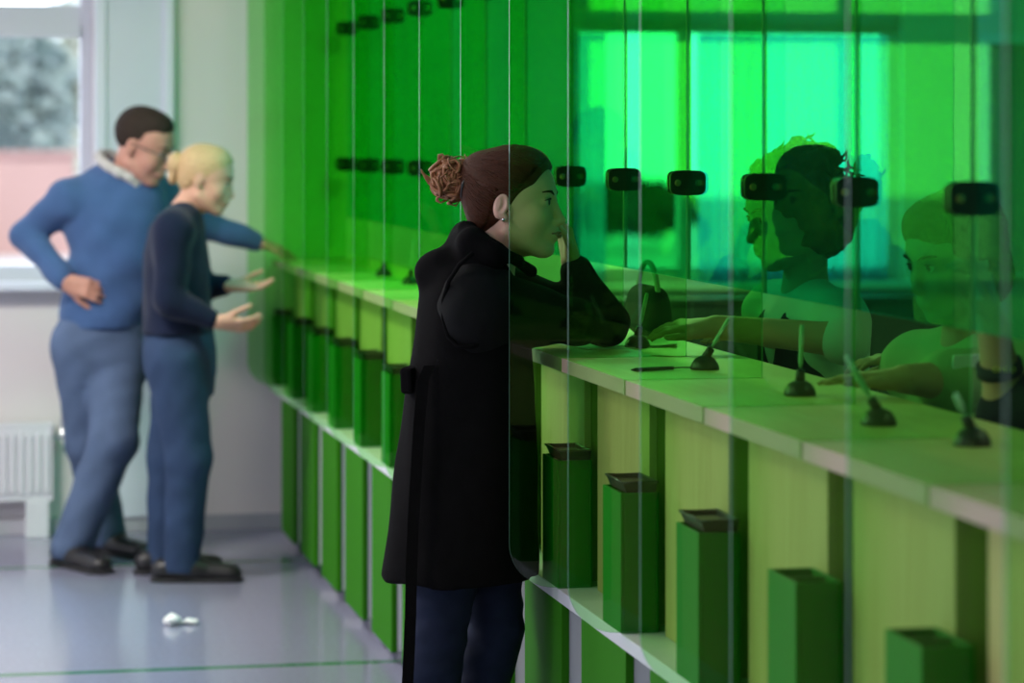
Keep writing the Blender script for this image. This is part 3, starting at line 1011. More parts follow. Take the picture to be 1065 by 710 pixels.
# loose pen on its cord
a, b = PZ(656, 384.5, ZT + 0.005), PZ(700, 382.5, ZT + 0.005)
e = PZ(722, 382, ZT + 0.004)
root = empty('loose_pen', a); tag(root, 'black pen lying loose on the counter beside the slanting pen', 'pen')
ax = (b - a).normalized(); L = (b - a).length
MB().lathe(a, [(0.001, 0), (0.0042, 0.012), (0.0045, L * 0.5), (0.004, L), (0.001, L + 0.002)], 12, ax).build('barrel', M['black'], root)
MB().tube([b, b + (e - b) * 0.5 + Vector((0, 0.01, 0)), e], 0.0015, 6).build('cord', M['rubber'], root)

# papers
def sheet(name, cx, cy, rot, w, h, z, label, curl=0.0):
    m = MB()
    n = 8
    R_ = Matrix.Rotation(rot, 3, 'Z')
    g = [[None] * 2 for _ in range(n + 1)]
    top, bot = [], []
    for i in range(n + 1):
        t = i / n
        zz = z + curl * (max(0, t - 0.5) * 2) ** 2
        for L_, dz in ((top, 0.0012), (bot, 0.0)):
            L_.append([m.bm.verts.new(Vector((cx, cy, zz + dz)) + R_ @ Vector(((t - 0.5) * w, s * h / 2, 0))) for s in (-1, 1)])
    for i in range(n):
        m.bm.faces.new((top[i][0], top[i + 1][0], top[i + 1][1], top[i][1]))
        m.bm.faces.new((bot[i][1], bot[i + 1][1], bot[i + 1][0], bot[i][0]))
        m.bm.faces.new((bot[i][0], bot[i + 1][0], top[i + 1][0], top[i][0]))
        m.bm.faces.new((top[i][1], top[i + 1][1], bot[i + 1][1], bot[i][1]))
    m.bm.faces.new((bot[0][1], bot[0][0], top[0][0], top[0][1]))
    m.bm.faces.new((bot[n][0], bot[n][1], top[n][1], top[n][0]))
    o = m.build(name, M['paper'], loc=(cx, cy, z))
    tag(o, label, 'paper')
q = PZ(640, 360, ZT)
sheet('paper_sheet', q.x - 0.01, q.y + 0.06, 0.15, 0.20, 0.28, ZT + 0.0005, 'white sheet of paper on the counter under the leaning elbow', 0.0)
q = PZ(705, 358, ZT)
sheet('paper_sheet', 1.655, q.y + 0.03, -0.25, 0.17, 0.24, ZT + 0.003, 'curling white form under the hand at the glass', 0.006)

# crumpled paper on the floor
q = PZ(184, 650, 0.0)
lo, hi = bounds([(q.x - 0.06, q.y, 0), (q.x + 0.08, q.y, 0.05)], 0.06)
F = Field(lo, hi, 0.004)
F.add(ell((q.x - 0.015, q.y, 0.018), (0.028, 0.03, 0.017)), 0.01)
F.add(ell((q.x + 0.04, q.y + 0.01, 0.009), (0.035, 0.02, 0.008)), 0.006)
F.wrinkle(0.006, [(150, 60, 90, 0), (-90, 170, 60, 1), (60, -80, 190, 2)])
o = F.build('crumpled_tissue', M['paper'], loc=(q.x, q.y, 0), smooth_it=0)
tag(o, 'crumpled white tissue dropped on the shiny floor', 'tissue')

# ------------------------------------------------------------------ staff side furniture
xa = wx(545)
for i in range(4):
    a = xa + i * 0.46
    root = empty('office_cupboard', (a + 0.22, YW - 0.22, 0))
    tag(root, 'low dark office cupboard under the staff window, ' + ['first', 'second', 'third', 'fourth'][i] + ' from the wooden counter', 'cupboard', 'dark cupboards under the staff window')
    MB().box(a, a + 0.45, YW - 0.42, YW - 0.11, 0.04, 0.93).box(a + 0.02, a + 0.43, YW - 0.40, YW - 0.13, 0, 0.04).build('body', M['cab'], root)
    MB().box(a - 0.004, a + 0.454, YW - 0.445, YW - 0.11, 0.93, 0.955, 0.004).build('top_board', M['cab'], root)
    for s in (0, 1):
        d_ = MB().box(a + 0.006 + s * 0.222, a + 0.222 + s * 0.222, YW - 0.438, YW - 0.42, 0.06, 0.92, 0.002).build('door', M['cab'], root)
        MB().tube([(a + 0.19 + s * 0.07, YW - 0.438, 0.60), (a + 0.19 + s * 0.07, YW - 0.46, 0.61), (a + 0.19 + s * 0.07, YW - 0.46, 0.73), (a + 0.19 + s * 0.07, YW - 0.438, 0.74)], 0.005, 6).build('handle', M['chrome'], d_)

rb_ = empty('added_blind', ((W2[0] + W2[1]) / 2, YW + 0.03, 2.75)); tag(rb_, 'added translucent blind that brightens the upper part of the staff window', 'blind')
MB().box(W2[0] + 0.01, W2[1] - 0.01, YW + 0.028, YW + 0.030, wz(700, 30), 2.72).build('blind_cloth', M['blind'], rb_)  # cloth added to brighten the band above the transom
MB().tube([(W2[0] + 0.01, YW + 0.029, 2.72), (W2[1] - 0.01, YW + 0.029, 2.72)], 0.018, 12).build('roller', M['frame'], rb_)

# voile curtain over the staff window, turquoise added to turn its light teal
def curtain(x0, x1, z0, z1, y, waves, label):
    n, mz = int(waves * 14), 6
    V, Fq = [], []
    for j in range(mz + 1):
        z = z0 + (z1 - z0) * j / mz
        for i in range(n + 1):
            t = i / n
            a = 0.022 * math.sin(2 * math.pi * waves * t + 0.8 * math.sin(9 * t)) * (0.6 + 0.4 * math.sin(5 * t + 1))
            V.append((x0 + (x1 - x0) * t, y + a, z))
    for j in range(mz):
        for i in range(n):
            q = j * (n + 1) + i
            Fq.append((q, q + 1, q + n + 2, q + n + 1))
    root = empty('curtain', ((x0 + x1) / 2, y, z1))
    tag(root, label, 'curtain')
    np_mesh('cloth', np.array(V), np.array(Fq), M['voile'], root)
    MB().tube([(x0 - 0.03, y, z1 + 0.012), (x1 + 0.03, y, z1 + 0.012)], 0.009).build('rod', M['frame'], root)
curtain(wx(728), wx(925), 1.0, wz(700, 35), YW + 0.03, 13, 'sheer curtain across the staff window, turquoise tint added to turn its light teal')
curtain(wx(594), wx(632), 1.0, wz(700, 35), YW + 0.03, 4, 'narrow gathered sheer curtain at the far edge of the staff window')

# bag with arched handle on the staff edge of the counter
c = P(648, 320, 7.12); c.x = 1.733
root = empty('handbag', (c.x, c.y, ZT))
tag(root, 'dark handbag with pale arched handle behind the glass', 'bag')
lo, hi = np.array((c.x - 0.07, c.y - 0.2, ZT - 0.02)), np.array((c.x + 0.07, c.y + 0.2, ZT + 0.2))
F = Field(lo, hi, 0.005)
F.add(cap((c.x, c.y - 0.09, ZT + 0.055), (c.x, c.y + 0.09, ZT + 0.055), 0.054, 0.054, (1, 0, 0), 0.65), 0.02)
F.add(cap((c.x, c.y - 0.07, ZT + 0.095), (c.x, c.y + 0.07, ZT + 0.095), 0.03, 0.03), 0.03)
F.build('bag_body', M['bag'], root)
zc = ZT + 0.10
MB().tube([(c.x - 0.0, c.y - 0.10 * math.cos(t), zc + 0.085 * math.sin(t)) for t in np.linspace(0, math.pi, 15)], 0.007, 8).build('handle', M['strap'], root)

# ================================================================== people
UP = np.array((0, 0, 1.0))
def A(v): return np.array(v, float)
def mid(a, b, t=0.5): return A(a) * (1 - t) + A(b) * t

# ------------------------------------------------------------------ woman leaning on the counter
def woman():
    D0 = 6.60
    root = empty('person', (P(480, 500, D0).x, P(480, 500, D0).y, 0))
    tag(root, 'woman in a black hooded coat leaning on the counter with hand to cheek, auburn bun', 'person')
    H = Frame(P(532, 212, 6.62), -math.radians(24), math.radians(-2), math.radians(-2), 1.03)
    nb = P(507, 276, 6.62)                     # base of the neck
    shR, shL = P(495, 306, 6.49), P(518, 302, 6.79)
    elR, elL = P(600, 335, 6.63), P(630, 336, 6.73)
    wrR, wrL = P(583, 337, 6.85), P(594, 272, 6.745)
    hips = P(484, 490, D0); chest = P(497, 330, 6.64)
    hipR, hipL = P(470, 520, 6.52), P(500, 520, 6.68)
    knR, knL = P(455, 668, 6.52), P(517, 655, 6.62)
    anR, anL = P(440, 0, 6.52), P(478, 0, 6.68)
    anR = Vector((anR.x, anR.y, 0.105)); anL = Vector((anL.x, anL.y, 0.105))
    lo, hi = bounds([H.o, hips, anR, anL, elR, elL, wrR], 0.17)
    lo[2] = 0.0
    # one continuous body
    F = Field(lo, hi, 0.0029)
    limb(F, [hips, chest], [0.085, 0.09], 0.05)
    limb(F, [chest, nb], [0.08, 0.055], 0.05)
    for sh, el, wr in ((shR, elR, wrR), (shL, elL, wrL)):
        limb(F, [mid(chest, nb, 0.6), sh, el, wr], [0.05, 0.042, 0.034, 0.024], 0.03)
    for hp, kn, an in ((hipR, knR, anR), (hipL, knL, anL)):
        limb(F, [hips, hp, kn, an], [0.07, 0.07, 0.045, 0.032], 0.03)
        F.add(cap(an, A(an) + A((0.10, 0, -0.06)), 0.03, 0.025), 0.03)
    F.add(cap(nb, H.p(-0.022, 0, -0.05), 0.056, 0.052), 0.03)
    sculpt_head(F, H)
    hd = A(P(586, 235, 6.735)) - A(wrL)
    hand(F, wrL, hd, A(H.d(-0.75, -0.6, 0.1)), -1, 0.95, 0.04, 0.92)
    hand(F, wrR, A(RIGHT) * -0.35 + A(FWD) * 0.9, A((0, 0, -1)), -1, 0.08, 0.1, 0.95, 0.0)
    F.build('body', M['skin_w'], root, smooth_it=1)
    eyes(H, root, -0.05)
    # lips
    L = Field(H.p(0.09, 0, -0.07) - 0.06, H.p(0.09, 0, -0.07) + 0.06, 0.0015)
    for sg in (-1, 1):
        L.add(H.cap((0.1080, sg * 0.004, -0.0663), (0.0960, sg * 0.0255, -0.0680), 0.0040, 0.0018), 0.004)
        L.add(H.cap((0.1075, sg * 0.003, -0.0745), (0.0960, sg * 0.023, -0.0702), 0.0048, 0.0020), 0.004)
    L.sub(H.ell((0.114, 0, -0.0700), (0.010, 0.027, 0.0011)), 0.002)
    L.build('lips', M['lips'], root, smooth_it=1)
    # small earring
    MB().lathe(H.p(-0.001, -0.080, -0.036), [(0.001, -0.004), (0.004, -0.002), (0.004, 0.002), (0.001, 0.004)], 10, H.d(0, 1, 0)).build('earring', M['chrome'], root)

    # hair pulled back from the face
    Hr = Field(H.o - 0.17, H.o + 0.17, 0.003)
    Hr.add(H.ell((-0.014, 0, 0.036), (0.102, 0.081, 0.091)), 0.02)
    Hr.add(H.ell((0.026, 0, 0.064), (0.069, 0.068, 0.062)), 0.03)
    Hr.add(H.ell((-0.050, 0, -0.030), (0.048, 0.056, 0.058)), 0.03)
    Hr.add(H.ell((-0.072, 0, 0.070), (0.036, 0.04, 0.04)), 0.03)
    # face opening and ears left free
    Hr.sub(H.ell((0.119, 0, -0.010), (0.072, 0.120, 0.094)), 0.006)
    Hr.sub(H.cap((0.080, -0.2, -0.034), (0.080, 0.2, -0.034), 0.068, 0.068), 0.01)
    Hr.sub(H.cap((0.012, -0.2, -0.110), (0.012, 0.2, -0.110), 0.072, 0.072), 0.01)
    for sg in (-1, 1):
        Hr.sub(H.ell((-0.004, sg * 0.088, -0.012), (0.024, 0.020, 0.038), np.array(Matrix.Rotation(0.25, 3, 'Y'))), 0.006)
    hair = Hr.build('hair', M['hair_w'], root, smooth_it=1)
    # strands combed back to the knot, lying on the hair
    from mathutils.bvhtree import BVHTree
    ho = origin_of(hair)
    bv = BVHTree.FromPolygons([v.co + ho for v in hair.data.vertices], [tuple(p.vertices) for p in hair.data.polygons])
    hc = Vector(H.p(-0.012, 0, 0.030))
    knot = A((-0.105, 0, 0.078))
    m = MB()
    r2 = np.random.default_rng(3)
    C = A((-0.012, 0, 0.036)); Rr = A((0.1025, 0.0815, 0.0915))
    ms = MB()
    for i in range(420):
        sg = -1 if i % 3 else 1
        t = r2.random()
        # start along the hairline: from forehead middle to temple to behind the ear
        st = [A((0.078, sg * 0.01, 0.092)), A((0.060, sg * 0.050, 0.068)), A((0.020, sg * 0.072, 0.022)), A((-0.010, sg * 0.078, 0.034)), A((-0.045, sg * 0.066, -0.05)), A((-0.075, sg * 0.03, -0.07))]
        q = t * 4.99; k = int(q)
        s = mid(st[k], st[k + 1], q - k)
        pts = []
        n = 12
        for j in range(n):
            u = j / (n - 1)
            p = s * (1 - u) + (knot + A((0.02, sg * 0.012 * r2.random(), r2.normal() * 0.006))) * u
            d = (p - C) / Rr
            l = np.linalg.norm(d)
            if l > 1e-3:
                tgt = C + d / l * Rr * (1.004 + 0.012 * r2.random() * math.sin(math.pi * u))
                bl = 1.0 if u > 0.0 else 0.9
                p = p * (1 - bl) + tgt * bl
            w_ = Vector(H.p(*p))
            dv = (w_ - hc).normalized()
            hit = bv.ray_cast(hc + dv * 0.25, -dv, 0.25)[0]
            if hit is None or (hit - hc).length < 0.062: continue
            pts.append(hit + dv * 0.0009)
        if len(pts) < 4: continue
        n = len(pts)
        (m if i % 3 else ms).tube(pts, [0.0006] + [0.0014 if i % 3 else 0.0018] * (n - 2) + [0.001], 4)
    m.build('combed_strands', M['hair_w'], hair, recalc=False)
    ms.build('lighter_strands', M['streak_w'], hair, recalc=False)
    # untidy bun: many looping curls
    bc = A(P(473, 186, 6.655))
    m = MB()
    e1, e2, e3 = A(RIGHT), UP, A(FWD)
    for i in range(190):
        ph, th = r2.random() * 6.28, math.acos(1 - 2 * r2.random())
        n0 = A((math.sin(th) * math.cos(ph), math.sin(th) * math.sin(ph), math.cos(th)))
        rad = 0.026 + 0.030 * r2.random()
        t1 = np.cross(n0, r2.normal(size=3)); t1 /= np.linalg.norm(t1)
        t2 = np.cross(n0, t1)
        a0, sp = r2.random() * 6.28, 1.5 + 3.0 * r2.random()
        pts = []
        cr = 0.012 + 0.016 * r2.random()
        for u in np.linspace(0, 1, 14):
            c = n0 * rad * (0.75 + 0.25 * u) + (t1 * math.cos(a0 + sp * u) + t2 * math.sin(a0 + sp * u)) * cr
            pts.append(bc + e1 * c[0] * 1.05 + e2 * c[1] * 1.02 + e3 * c[2])
        th_ = 0.0042 if i % 2 else 0.0018
        m.tube(pts, [th_ * 0.4] + [th_] * 12 + [th_ * 0.3], 6 if i % 2 else 4)
    # stray curl to the left, loop on the top, wisps
    def wisp(pp, r):
        r *= 1.3
        m.tube([P(x, y, 6.655 + 0.004 * math.sin(i)) for i, (x, y) in enumerate(pp)], [r * (1 - 0.75 * i / (len(pp) - 1)) for i in range(len(pp))], 6)
    for dx in (0, 1.6, 3.0):
        wisp([(458 + dx, 196), (452 + dx, 195 - dx), (446 + dx, 190), (442 + dx, 184), (439 + dx * 0.6, 178 + dx), (438, 176 + dx)], 0.0042)
        wisp([(466 + dx, 178), (460 + dx, 174), (456 + dx * .6, 167), (456 + dx * .5, 161 + dx * .4), (460 + dx * .3, 160 + dx * .4), (463, 163 + dx * .5), (464, 168)], 0.003)
        wisp([(462 + dx, 200), (456 + dx, 204), (454, 209 - dx), (458, 211), (463 + dx, 208)], 0.0035)
    wisp([(470, 205), (468, 212), (474, 214), (479, 208)], 0.0035)
    F = Field(bc - 0.07, bc + 0.07, 0.004)
    F.add(ell(bc, (0.043, 0.040, 0.042)), 0.01)
    b = F.build('hair_bun', M['bun_w'], root)
    m.build('curls', M['bun_w'], b, recalc=False)
    pk = MB()
    a_, b_ = A(P(486, 180, 6.60)), A(P(480, 205, 6.61))
    pk.tube([a_, mid(a_, b_) - A(FWD) * 0.012 + A(RIGHT) * -0.004, b_], 0.0035, 8)
    pk.build('hair_tie', M['black'], root)

    # black knit sleeves and chest
    K = Field(*bounds([shR, shL, elR, elL, wrR, wrL, nb, P(500, 420, D0)], 0.14), 0.0055)
    def lv(py, l, r, dep, d=D0):
        c = P((l + r) / 2, py, d); return (c.z, c.x, c.y, (r - l) / 2 / 454, dep)
    ang = -TH
    K.add(loft([lv(285, 462, 528, 0.12), lv(300, 450, 538, 0.175), lv(340, 447, 545, 0.18), lv(430, 440, 550, 0.16)], ang), 0.02)
    for sh, el, wr in ((shR, elR, wrR), (shL, elL, wrL)):
        limb(K, [mid(nb, sh, 0.5), sh, el, mid(el, wr, 0.85)], [0.050, 0.068, 0.050, 0.038], 0.03)
    K.add(cap(P(497, 325, 6.47), P(560, 335, 6.58), 0.082, 0.052), 0.04)
    K.wrinkle(0.0022, [(60, 30, 70, 0), (-40, 60, 55, 1), (30, -20, 110, 2)])
    K.build('knit_top', M['knit'], root)

    # long sleeveless hooded coat
    G = Field(*bounds([P(390, 600, D0 - .05), P(575, 230, D0), P(480, 300, D0 + .28), P(480, 300, D0 - .26)], 0.03), 0.006)
    G.add(loft([lv(255, 470, 522, 0.085, 6.61), lv(266, 456, 530, 0.125, 6.61), lv(278, 446, 534, 0.165, 6.61), lv(300, 438, 541, 0.19, 6.61), lv(350, 431, 552, 0.185), lv(400, 423, 557, 0.175), lv(450, 416, 559, 0.175),
                lv(500, 409, 560, 0.185), lv(550, 403, 560, 0.195), lv(585, 397, 560, 0.205), lv(598, 395, 560, 0.207)], ang), 0.02)
    # armhole of the near side
    G.sub(cap(P(524, 312, 6.36), P(520, 340, 6.36), 0.088, 0.082), 0.008)
    G.sub(cap(P(500, 290, 6.34), P(524, 335, 6.34), 0.070, 0.080), 0.012)
    G.sub(cap(P(560, 300, 6.85), P(556, 330, 6.85), 0.075, 0.075), 0.02)
    # hood lying round the neck
    hp = [P(540, 270, 6.52), P(512, 262, 6.47), P(492, 254, 6.49), P(482, 257, 6.58), P(482, 255, 6.70), P(496, 256, 6.77), P(520, 268, 6.75)]
    hr = [0.014, 0.022, 0.030, 0.036, 0.034, 0.028, 0.016]
    for i in range(len(hp) - 1):
        G.add(cap(hp[i], hp[i + 1], hr[i], hr[i + 1]), 0.03)
    G.add(cap(P(462, 277, 6.54), P(462, 279, 6.68), 0.044, 0.044), 0.03)
    G.add(cap(P(446, 282, 6.56), P(448, 284, 6.68), 0.026, 0.026), 0.035)
    G.add(cap(P(486, 238, 6.55), P(483, 240, 6.66), 0.020, 0.022), 0.03)
    rim = [P(482, 236, 6.53), P(497, 247, 6.50), P(515, 258, 6.51), P(535, 270, 6.53), P(552, 282, 6.56)]
    for i in range(4): G.add(cap(rim[i], rim[i + 1], 0.015, 0.014), 0.008)
    G.sub(cap(P(470, 262, 6.44), P(535, 296, 6.44), 0.012, 0.012), 0.02)
    G.sub(cap(P(452, 262, 6.47), P(478, 282, 6.44), 0.012, 0.010), 0.02)
    G.sub(cap(P(520, 262, 6.62), H.p(-0.02, 0, -0.03), 0.066, 0.062), 0.012)
    G.wrinkle(0.0055, [(14, 10, 24, 0), (-30, 34, 8, 1), (44, -12, 6, 2), (22, 46, -9, 4)])
    coat = G.build('coat', M['coat'], root)
    # trim of the armhole, pocket flap, seam, hanging belt
    m = MB()
    ah = [(492, 263), (478, 275), (467, 292), (461, 312), (461, 332), (466, 350), (476, 360), (490, 361), (505, 354), (520, 345)]
    m.tube([P(x, y, 6.398 + 0.0016 * abs(x - 487)) for x, y in ah], [0.005] * len(ah), 8)
    m.build('armhole_piping', M['coat'], coat)
    m = MB()
    c0 = P(429, 394, 6.53)
    m.box(-0.034, 0.034, -0.016, 0.016, -0.03, 0.03, 0.008)
    bmesh.ops.transform(m.bm, matrix=Matrix.Translation(c0) @ Matrix.Rotation(0.9, 4, 'Z') @ Matrix.Rotation(-0.1, 4, 'Y'), verts=m.bm.verts)
    m.build('pocket_flap', M['coat'], coat)
    bp = [(447, 380), (440, 395), (436, 440), (433, 490), (430, 540), (428, 590), (427, 640), (425, 690), (423, 725)]
    m = MB()
    prev = None
    def bpt(i, s, o):
        x, y = bp[i]
        d = 6.44 - 0.012 * i if y < 600 else 6.36
        return Vector(P(x + s * 6, y, d + o))
    for i in range(len(bp) - 1):
        a, b, c, d = bpt(i, -1, 0), bpt(i, 1, 0), bpt(i + 1, 1, 0), bpt(i + 1, -1, 0)
        a2, b2, c2, d2 = bpt(i, -1, .006), bpt(i, 1, .006), bpt(i + 1, 1, .006), bpt(i + 1, -1, .006)
        m.quad(a, b, c, d); m.quad(d2, c2, b2, a2); m.quad(a, d, d2, a2); m.quad(c, b, b2, c2)
    bmesh.ops.remove_doubles(m.bm, verts=m.bm.verts, dist=0.0005)
    m.build('belt', M['coat'], coat)
    m = MB()
    hem = []
    for t in np.linspace(math.pi * 0.05, math.pi * 1.95, 40):
        cz = lv(592, 396, 560, 0.207)
        u, v = math.cos(t - math.pi / 2) * (cz[3] - 0.005), math.sin(t - math.pi / 2) * (cz[4] - 0.005)
        hem.append(A((cz[1], cz[2], cz[0])) + A(RIGHT) * u + A(FWD) * v)
    m.tube(hem, 0.003, 6)
    m.build('hem', M['coat'], coat)

    # jeans and shoes
    J = Field(*bounds([hips, hipR, hipL, knR, knL, (anR.x, anR.y, 0.12), (anL.x, anL.y, 0.12)], 0.15), 0.0055)
    J.add(ell(mid(hipR, hipL) + UP * 0.02, (0.108, 0.150, 0.12), np.array(Matrix.Rotation(-TH, 3, 'Z'))), 0.04)
    limb(J, [hipR, knR, anR], [0.098, 0.062, 0.046], 0.015)
    limb(J, [hipL, knL, anL], [0.094, 0.060, 0.046], 0.015)
    for kn, an in ((knR, anR), (knL, anL)):
        J.add(cap(mid(kn, an, 0.15) - A(RIGHT) * 0.012, mid(kn, an, 0.45) - A(RIGHT) * 0.012, 0.060, 0.052), 0.03)
    J.wrinkle(0.003, [(20, 30, 90, 0), (-30, 20, 120, 1), (45, -35, 60, 2)])
    J.build('jeans', M['jean_w'], root)
    shoe(anR, (1, -0.25), 0.25, root, s=0.95); shoe(anL, (1, -0.1), 0.25, root, s=0.95)
woman()

# ------------------------------------------------------------------ man with a hand on his hip
def man():
    D = 11.0
    sc_ = D / FPX
    root = empty('person', (P(100, 500, D).x, P(100, 500, D).y, 0))
    tag(root, 'man in a blue sweater and glasses, one hand on hip, other reaching to the counter', 'person')
    yaw = -math.radians(28)
    H = Frame(P(148, 150, 10.93), yaw, math.radians(20), math.radians(5), 1.15)
    nb = P(129, 194, 11.03); chest = P(113, 240, D); waist = P(104, 305, D); hips = P(100, 345, D)
    shR, shL = P(72, 207, 10.95), P(163, 205, 11.10)
    elR, elL = P(27, 244, 11.0), P(212, 234, 11.20)
    wrR, wrL = P(68, 293, 10.86), P(268, 252, 11.27)
    hipR, hipL = P(84, 360, 10.97), P(122, 360, 11.03)
    knR, knL = P(93, 462, 11.05), P(118, 458, 10.85)
    anR, anL = P(112, 555, 11.2), P(74, 562, 10.86)
    anR.z = 0.11; anL.z = 0.12
    pts = [H.o, elR, elL, wrL, hips, anR, anL]
    lo, hi = bounds(pts, 0.2); lo[2] = 0
    F = Field(lo, hi, 0.006)
    limb(F, [hips, waist, chest, nb], [0.10, 0.10, 0.11, 0.06], 0.05)
    for sh, el, wr in ((shR, elR, wrR), (shL, elL, wrL)):
        limb(F, [mid(chest, nb, 0.6), sh, el, wr], [0.07, 0.055, 0.042, 0.031], 0.03)
    for hp, kn, an in ((hipR, knR, anR), (hipL, knL, anL)):
        limb(F, [hips, hp, kn, an], [0.08, 0.085, 0.055, 0.04], 0.03)
        F.add(cap(an, A(an) + A((0.03, -0.05, -0.07)), 0.034, 0.022), 0.02)
    F.add(cap(nb, H.p(-0.022, 0, -0.05), 0.064, 0.058), 0.03)
    sculpt_head(F, H, True)
    hand(F, wrR, A(P(92, 300, 10.84)) - A(wrR), A(FWD) * 0.8 + A(RIGHT) * 0.3 + UP * -0.2, 1, 0.45, 0.1, 1.1)
    hand(F, wrL, A(P(292, 259, 11.32)) - A(wrL), A((0, 0, -1)), 1, 0.22, 0.1, 1.05)
    F.build('body', M['skin_m'], root, smooth_it=1)
    eyes(H, root, 0, True)
    Hr = Field(H.o - 0.19, H.o + 0.19, 0.005)
    Hr.add(H.ell((-0.012, 0, 0.038), (0.096, 0.0765, 0.088)), 0.02)
    Hr.add(H.ell((0.030, 0, 0.078), (0.058, 0.058, 0.044)), 0.02)
    Hr.sub(H.ell((0.118, 0, 0.0), (0.066, 0.10, 0.082)), 0.006)
    Hr.sub(H.cap((0.07, -0.2, -0.03), (0.07, 0.2, -0.03), 0.075, 0.075), 0.008)
    Hr.sub(H.cap((-0.01, -0.2, -0.12), (-0.01, 0.2, -0.12), 0.10, 0.10), 0.008)
    for sg in (-1, 1): Hr.sub(H.ell((-0.006, sg * 0.088, -0.008), (0.024, 0.022, 0.036)), 0.005)
    Hr.wrinkle(0.0015, [(300, 100, 200, 0), (-150, 280, 90, 1)])
    Hr.build('hair', M['hair_m'], root, smooth_it=0)
    g = empty('glasses', H.o); g.parent = root; g.location = Vector(H.o) - origin_of(root)
    m = MB()
    for sg in (-1, 1):
        m.tube([H.p(0.115, sg * (0.033 + 0.026 * math.cos(t)), -0.002 + 0.018 * math.sin(t)) for t in np.linspace(0, 2 * math.pi, 17)], 0.0022, 6)
        m.tube([H.p(0.113, sg * 0.059, 0.004), H.p(0.06, sg * 0.076, 0.006), H.p(-0.01, sg * 0.079, 0.01)], 0.002, 6)
    m.tube([H.p(0.115, -0.008, 0.004), H.p(0.119, 0, 0.007), H.p(0.115, 0.008, 0.004)], 0.002, 6)
    m.build('spectacle_frame', M['black'], g)
    for sg in (-1, 1):
        MB().prism([(math.cos(t) * 0.025, math.sin(t) * 0.017) for t in np.linspace(0, 2 * math.pi, 16, endpoint=False)], 'x', 0.0, 0.0015).build('lens', M['lens'], g)
        pass
    for o in [c for c in g.children if c.name.startswith('lens')]:
        pass
    sgn = -1
    for o in [c for c in g.children if c.name.startswith('lens')]:
        # prism was made at the room origin: bring it to the rim
        mw = Matrix.Translation(origin_of(g))
        o.data.transform(mw)
        R3 = Matrix(H.R.tolist()).to_4x4()
        c = Vector(H.p(0.114, sgn * 0.033, -0.002))
        o.data.transform(Matrix.Translation(c - origin_of(g)) @ R3 @ Matrix.Scale(H.s, 4))
        sgn = 1
    # sweater
    ang = yaw * 0.6
    def lv(py, l, r, dep):
        c = P((l + r) / 2, py, D); return (c.z, c.x, c.y, (r - l) / 2 * sc_, dep)
    S = Field(lo, hi, 0.007)
    S.add(loft([lv(166, 106, 146, 0.06), lv(178, 92, 160, 0.085), lv(190, 76, 169, 0.105), lv(205, 68, 173, 0.12), lv(225, 66, 173, 0.135), lv(262, 71, 170, 0.14), lv(300, 65, 165, 0.145), lv(328, 62, 158, 0.148), lv(340, 64, 156, 0.145)], -TH), 0.02)
    for sh, el, wr in ((shR, elR, wrR), (shL, elL, wrL)):
        limb(S, [mid(nb, sh, 0.4), sh, el, mid(el, wr, 0.93)], [0.07, 0.076, 0.056, 0.043], 0.03)
    S.sub(cap(P(136, 160, 10.97), P(129, 180, 11.02), 0.070, 0.066), 0.01)
    S.wrinkle(0.008, [(25, 18, 40, 0), (-30, 25, 34, 1), (15, 40, -28, 2)])
    S.build('sweater', M['sweater_m'], root)
    # shirt collar
    Cc = Field(P(130, 174, 11.0) - Vector((0.2, 0.2, 0.16)), P(130, 174, 11.0) + Vector((0.2, 0.2, 0.16)), 0.004)
    ring = [P(130 + 27 * math.cos(t), 174 + 8 * math.sin(t) + 11 * math.cos(t), 11.0 - 0.095 * math.sin(t)) for t in np.linspace(0, 2 * math.pi, 15)]
    for i in range(14): Cc.add(cap(ring[i], ring[i + 1], 0.020, 0.020), 0.01)
    Cc.add(cap(ring[3], A(ring[3]) + A(RIGHT) * 0.02 - UP * 0.03, 0.018, 0.010), 0.01)
    Cc.add(cap(ring[0], A(ring[0]) + A(RIGHT) * 0.01 - UP * 0.02, 0.018, 0.010), 0.01)
    Cc.build('shirt_collar', M['collar'], root)
    # jeans
    J = Field(*bounds([hips, hipR, hipL, knR, knL, (anR.x, anR.y, 0.06), (anL.x, anL.y, 0.06)], 0.2), 0.007)
    J.add(loft([lv(318, 66, 156, 0.12), lv(345, 58, 156, 0.135), lv(372, 58, 156, 0.135), lv(395, 66, 150, 0.11)], -TH), 0.03)
    limb(J, [hipR, knR, A(anR) - UP * 0.05], [0.115, 0.086, 0.074], 0.03)
    limb(J, [hipL, knL, A(anL) - UP * 0.05], [0.118, 0.090, 0.076], 0.03)
    J.a = np.maximum(J.a, (0.035 - (J.lo[2] + J.h * np.arange(J.n[2])))[None, None, :].astype(np.float32))
    J.wrinkle(0.004, [(30, 25, 26, 0), (-35, 40, 60, 1), (45, -30, 18, 2)])
    J.build('jeans', M['jean_m'], root)
    shoe(anR, (0.35, -0.5), 0.30, root, s=1.15); shoe(anL, (0.35, -0.7), 0.30, root, s=1.15)
man()

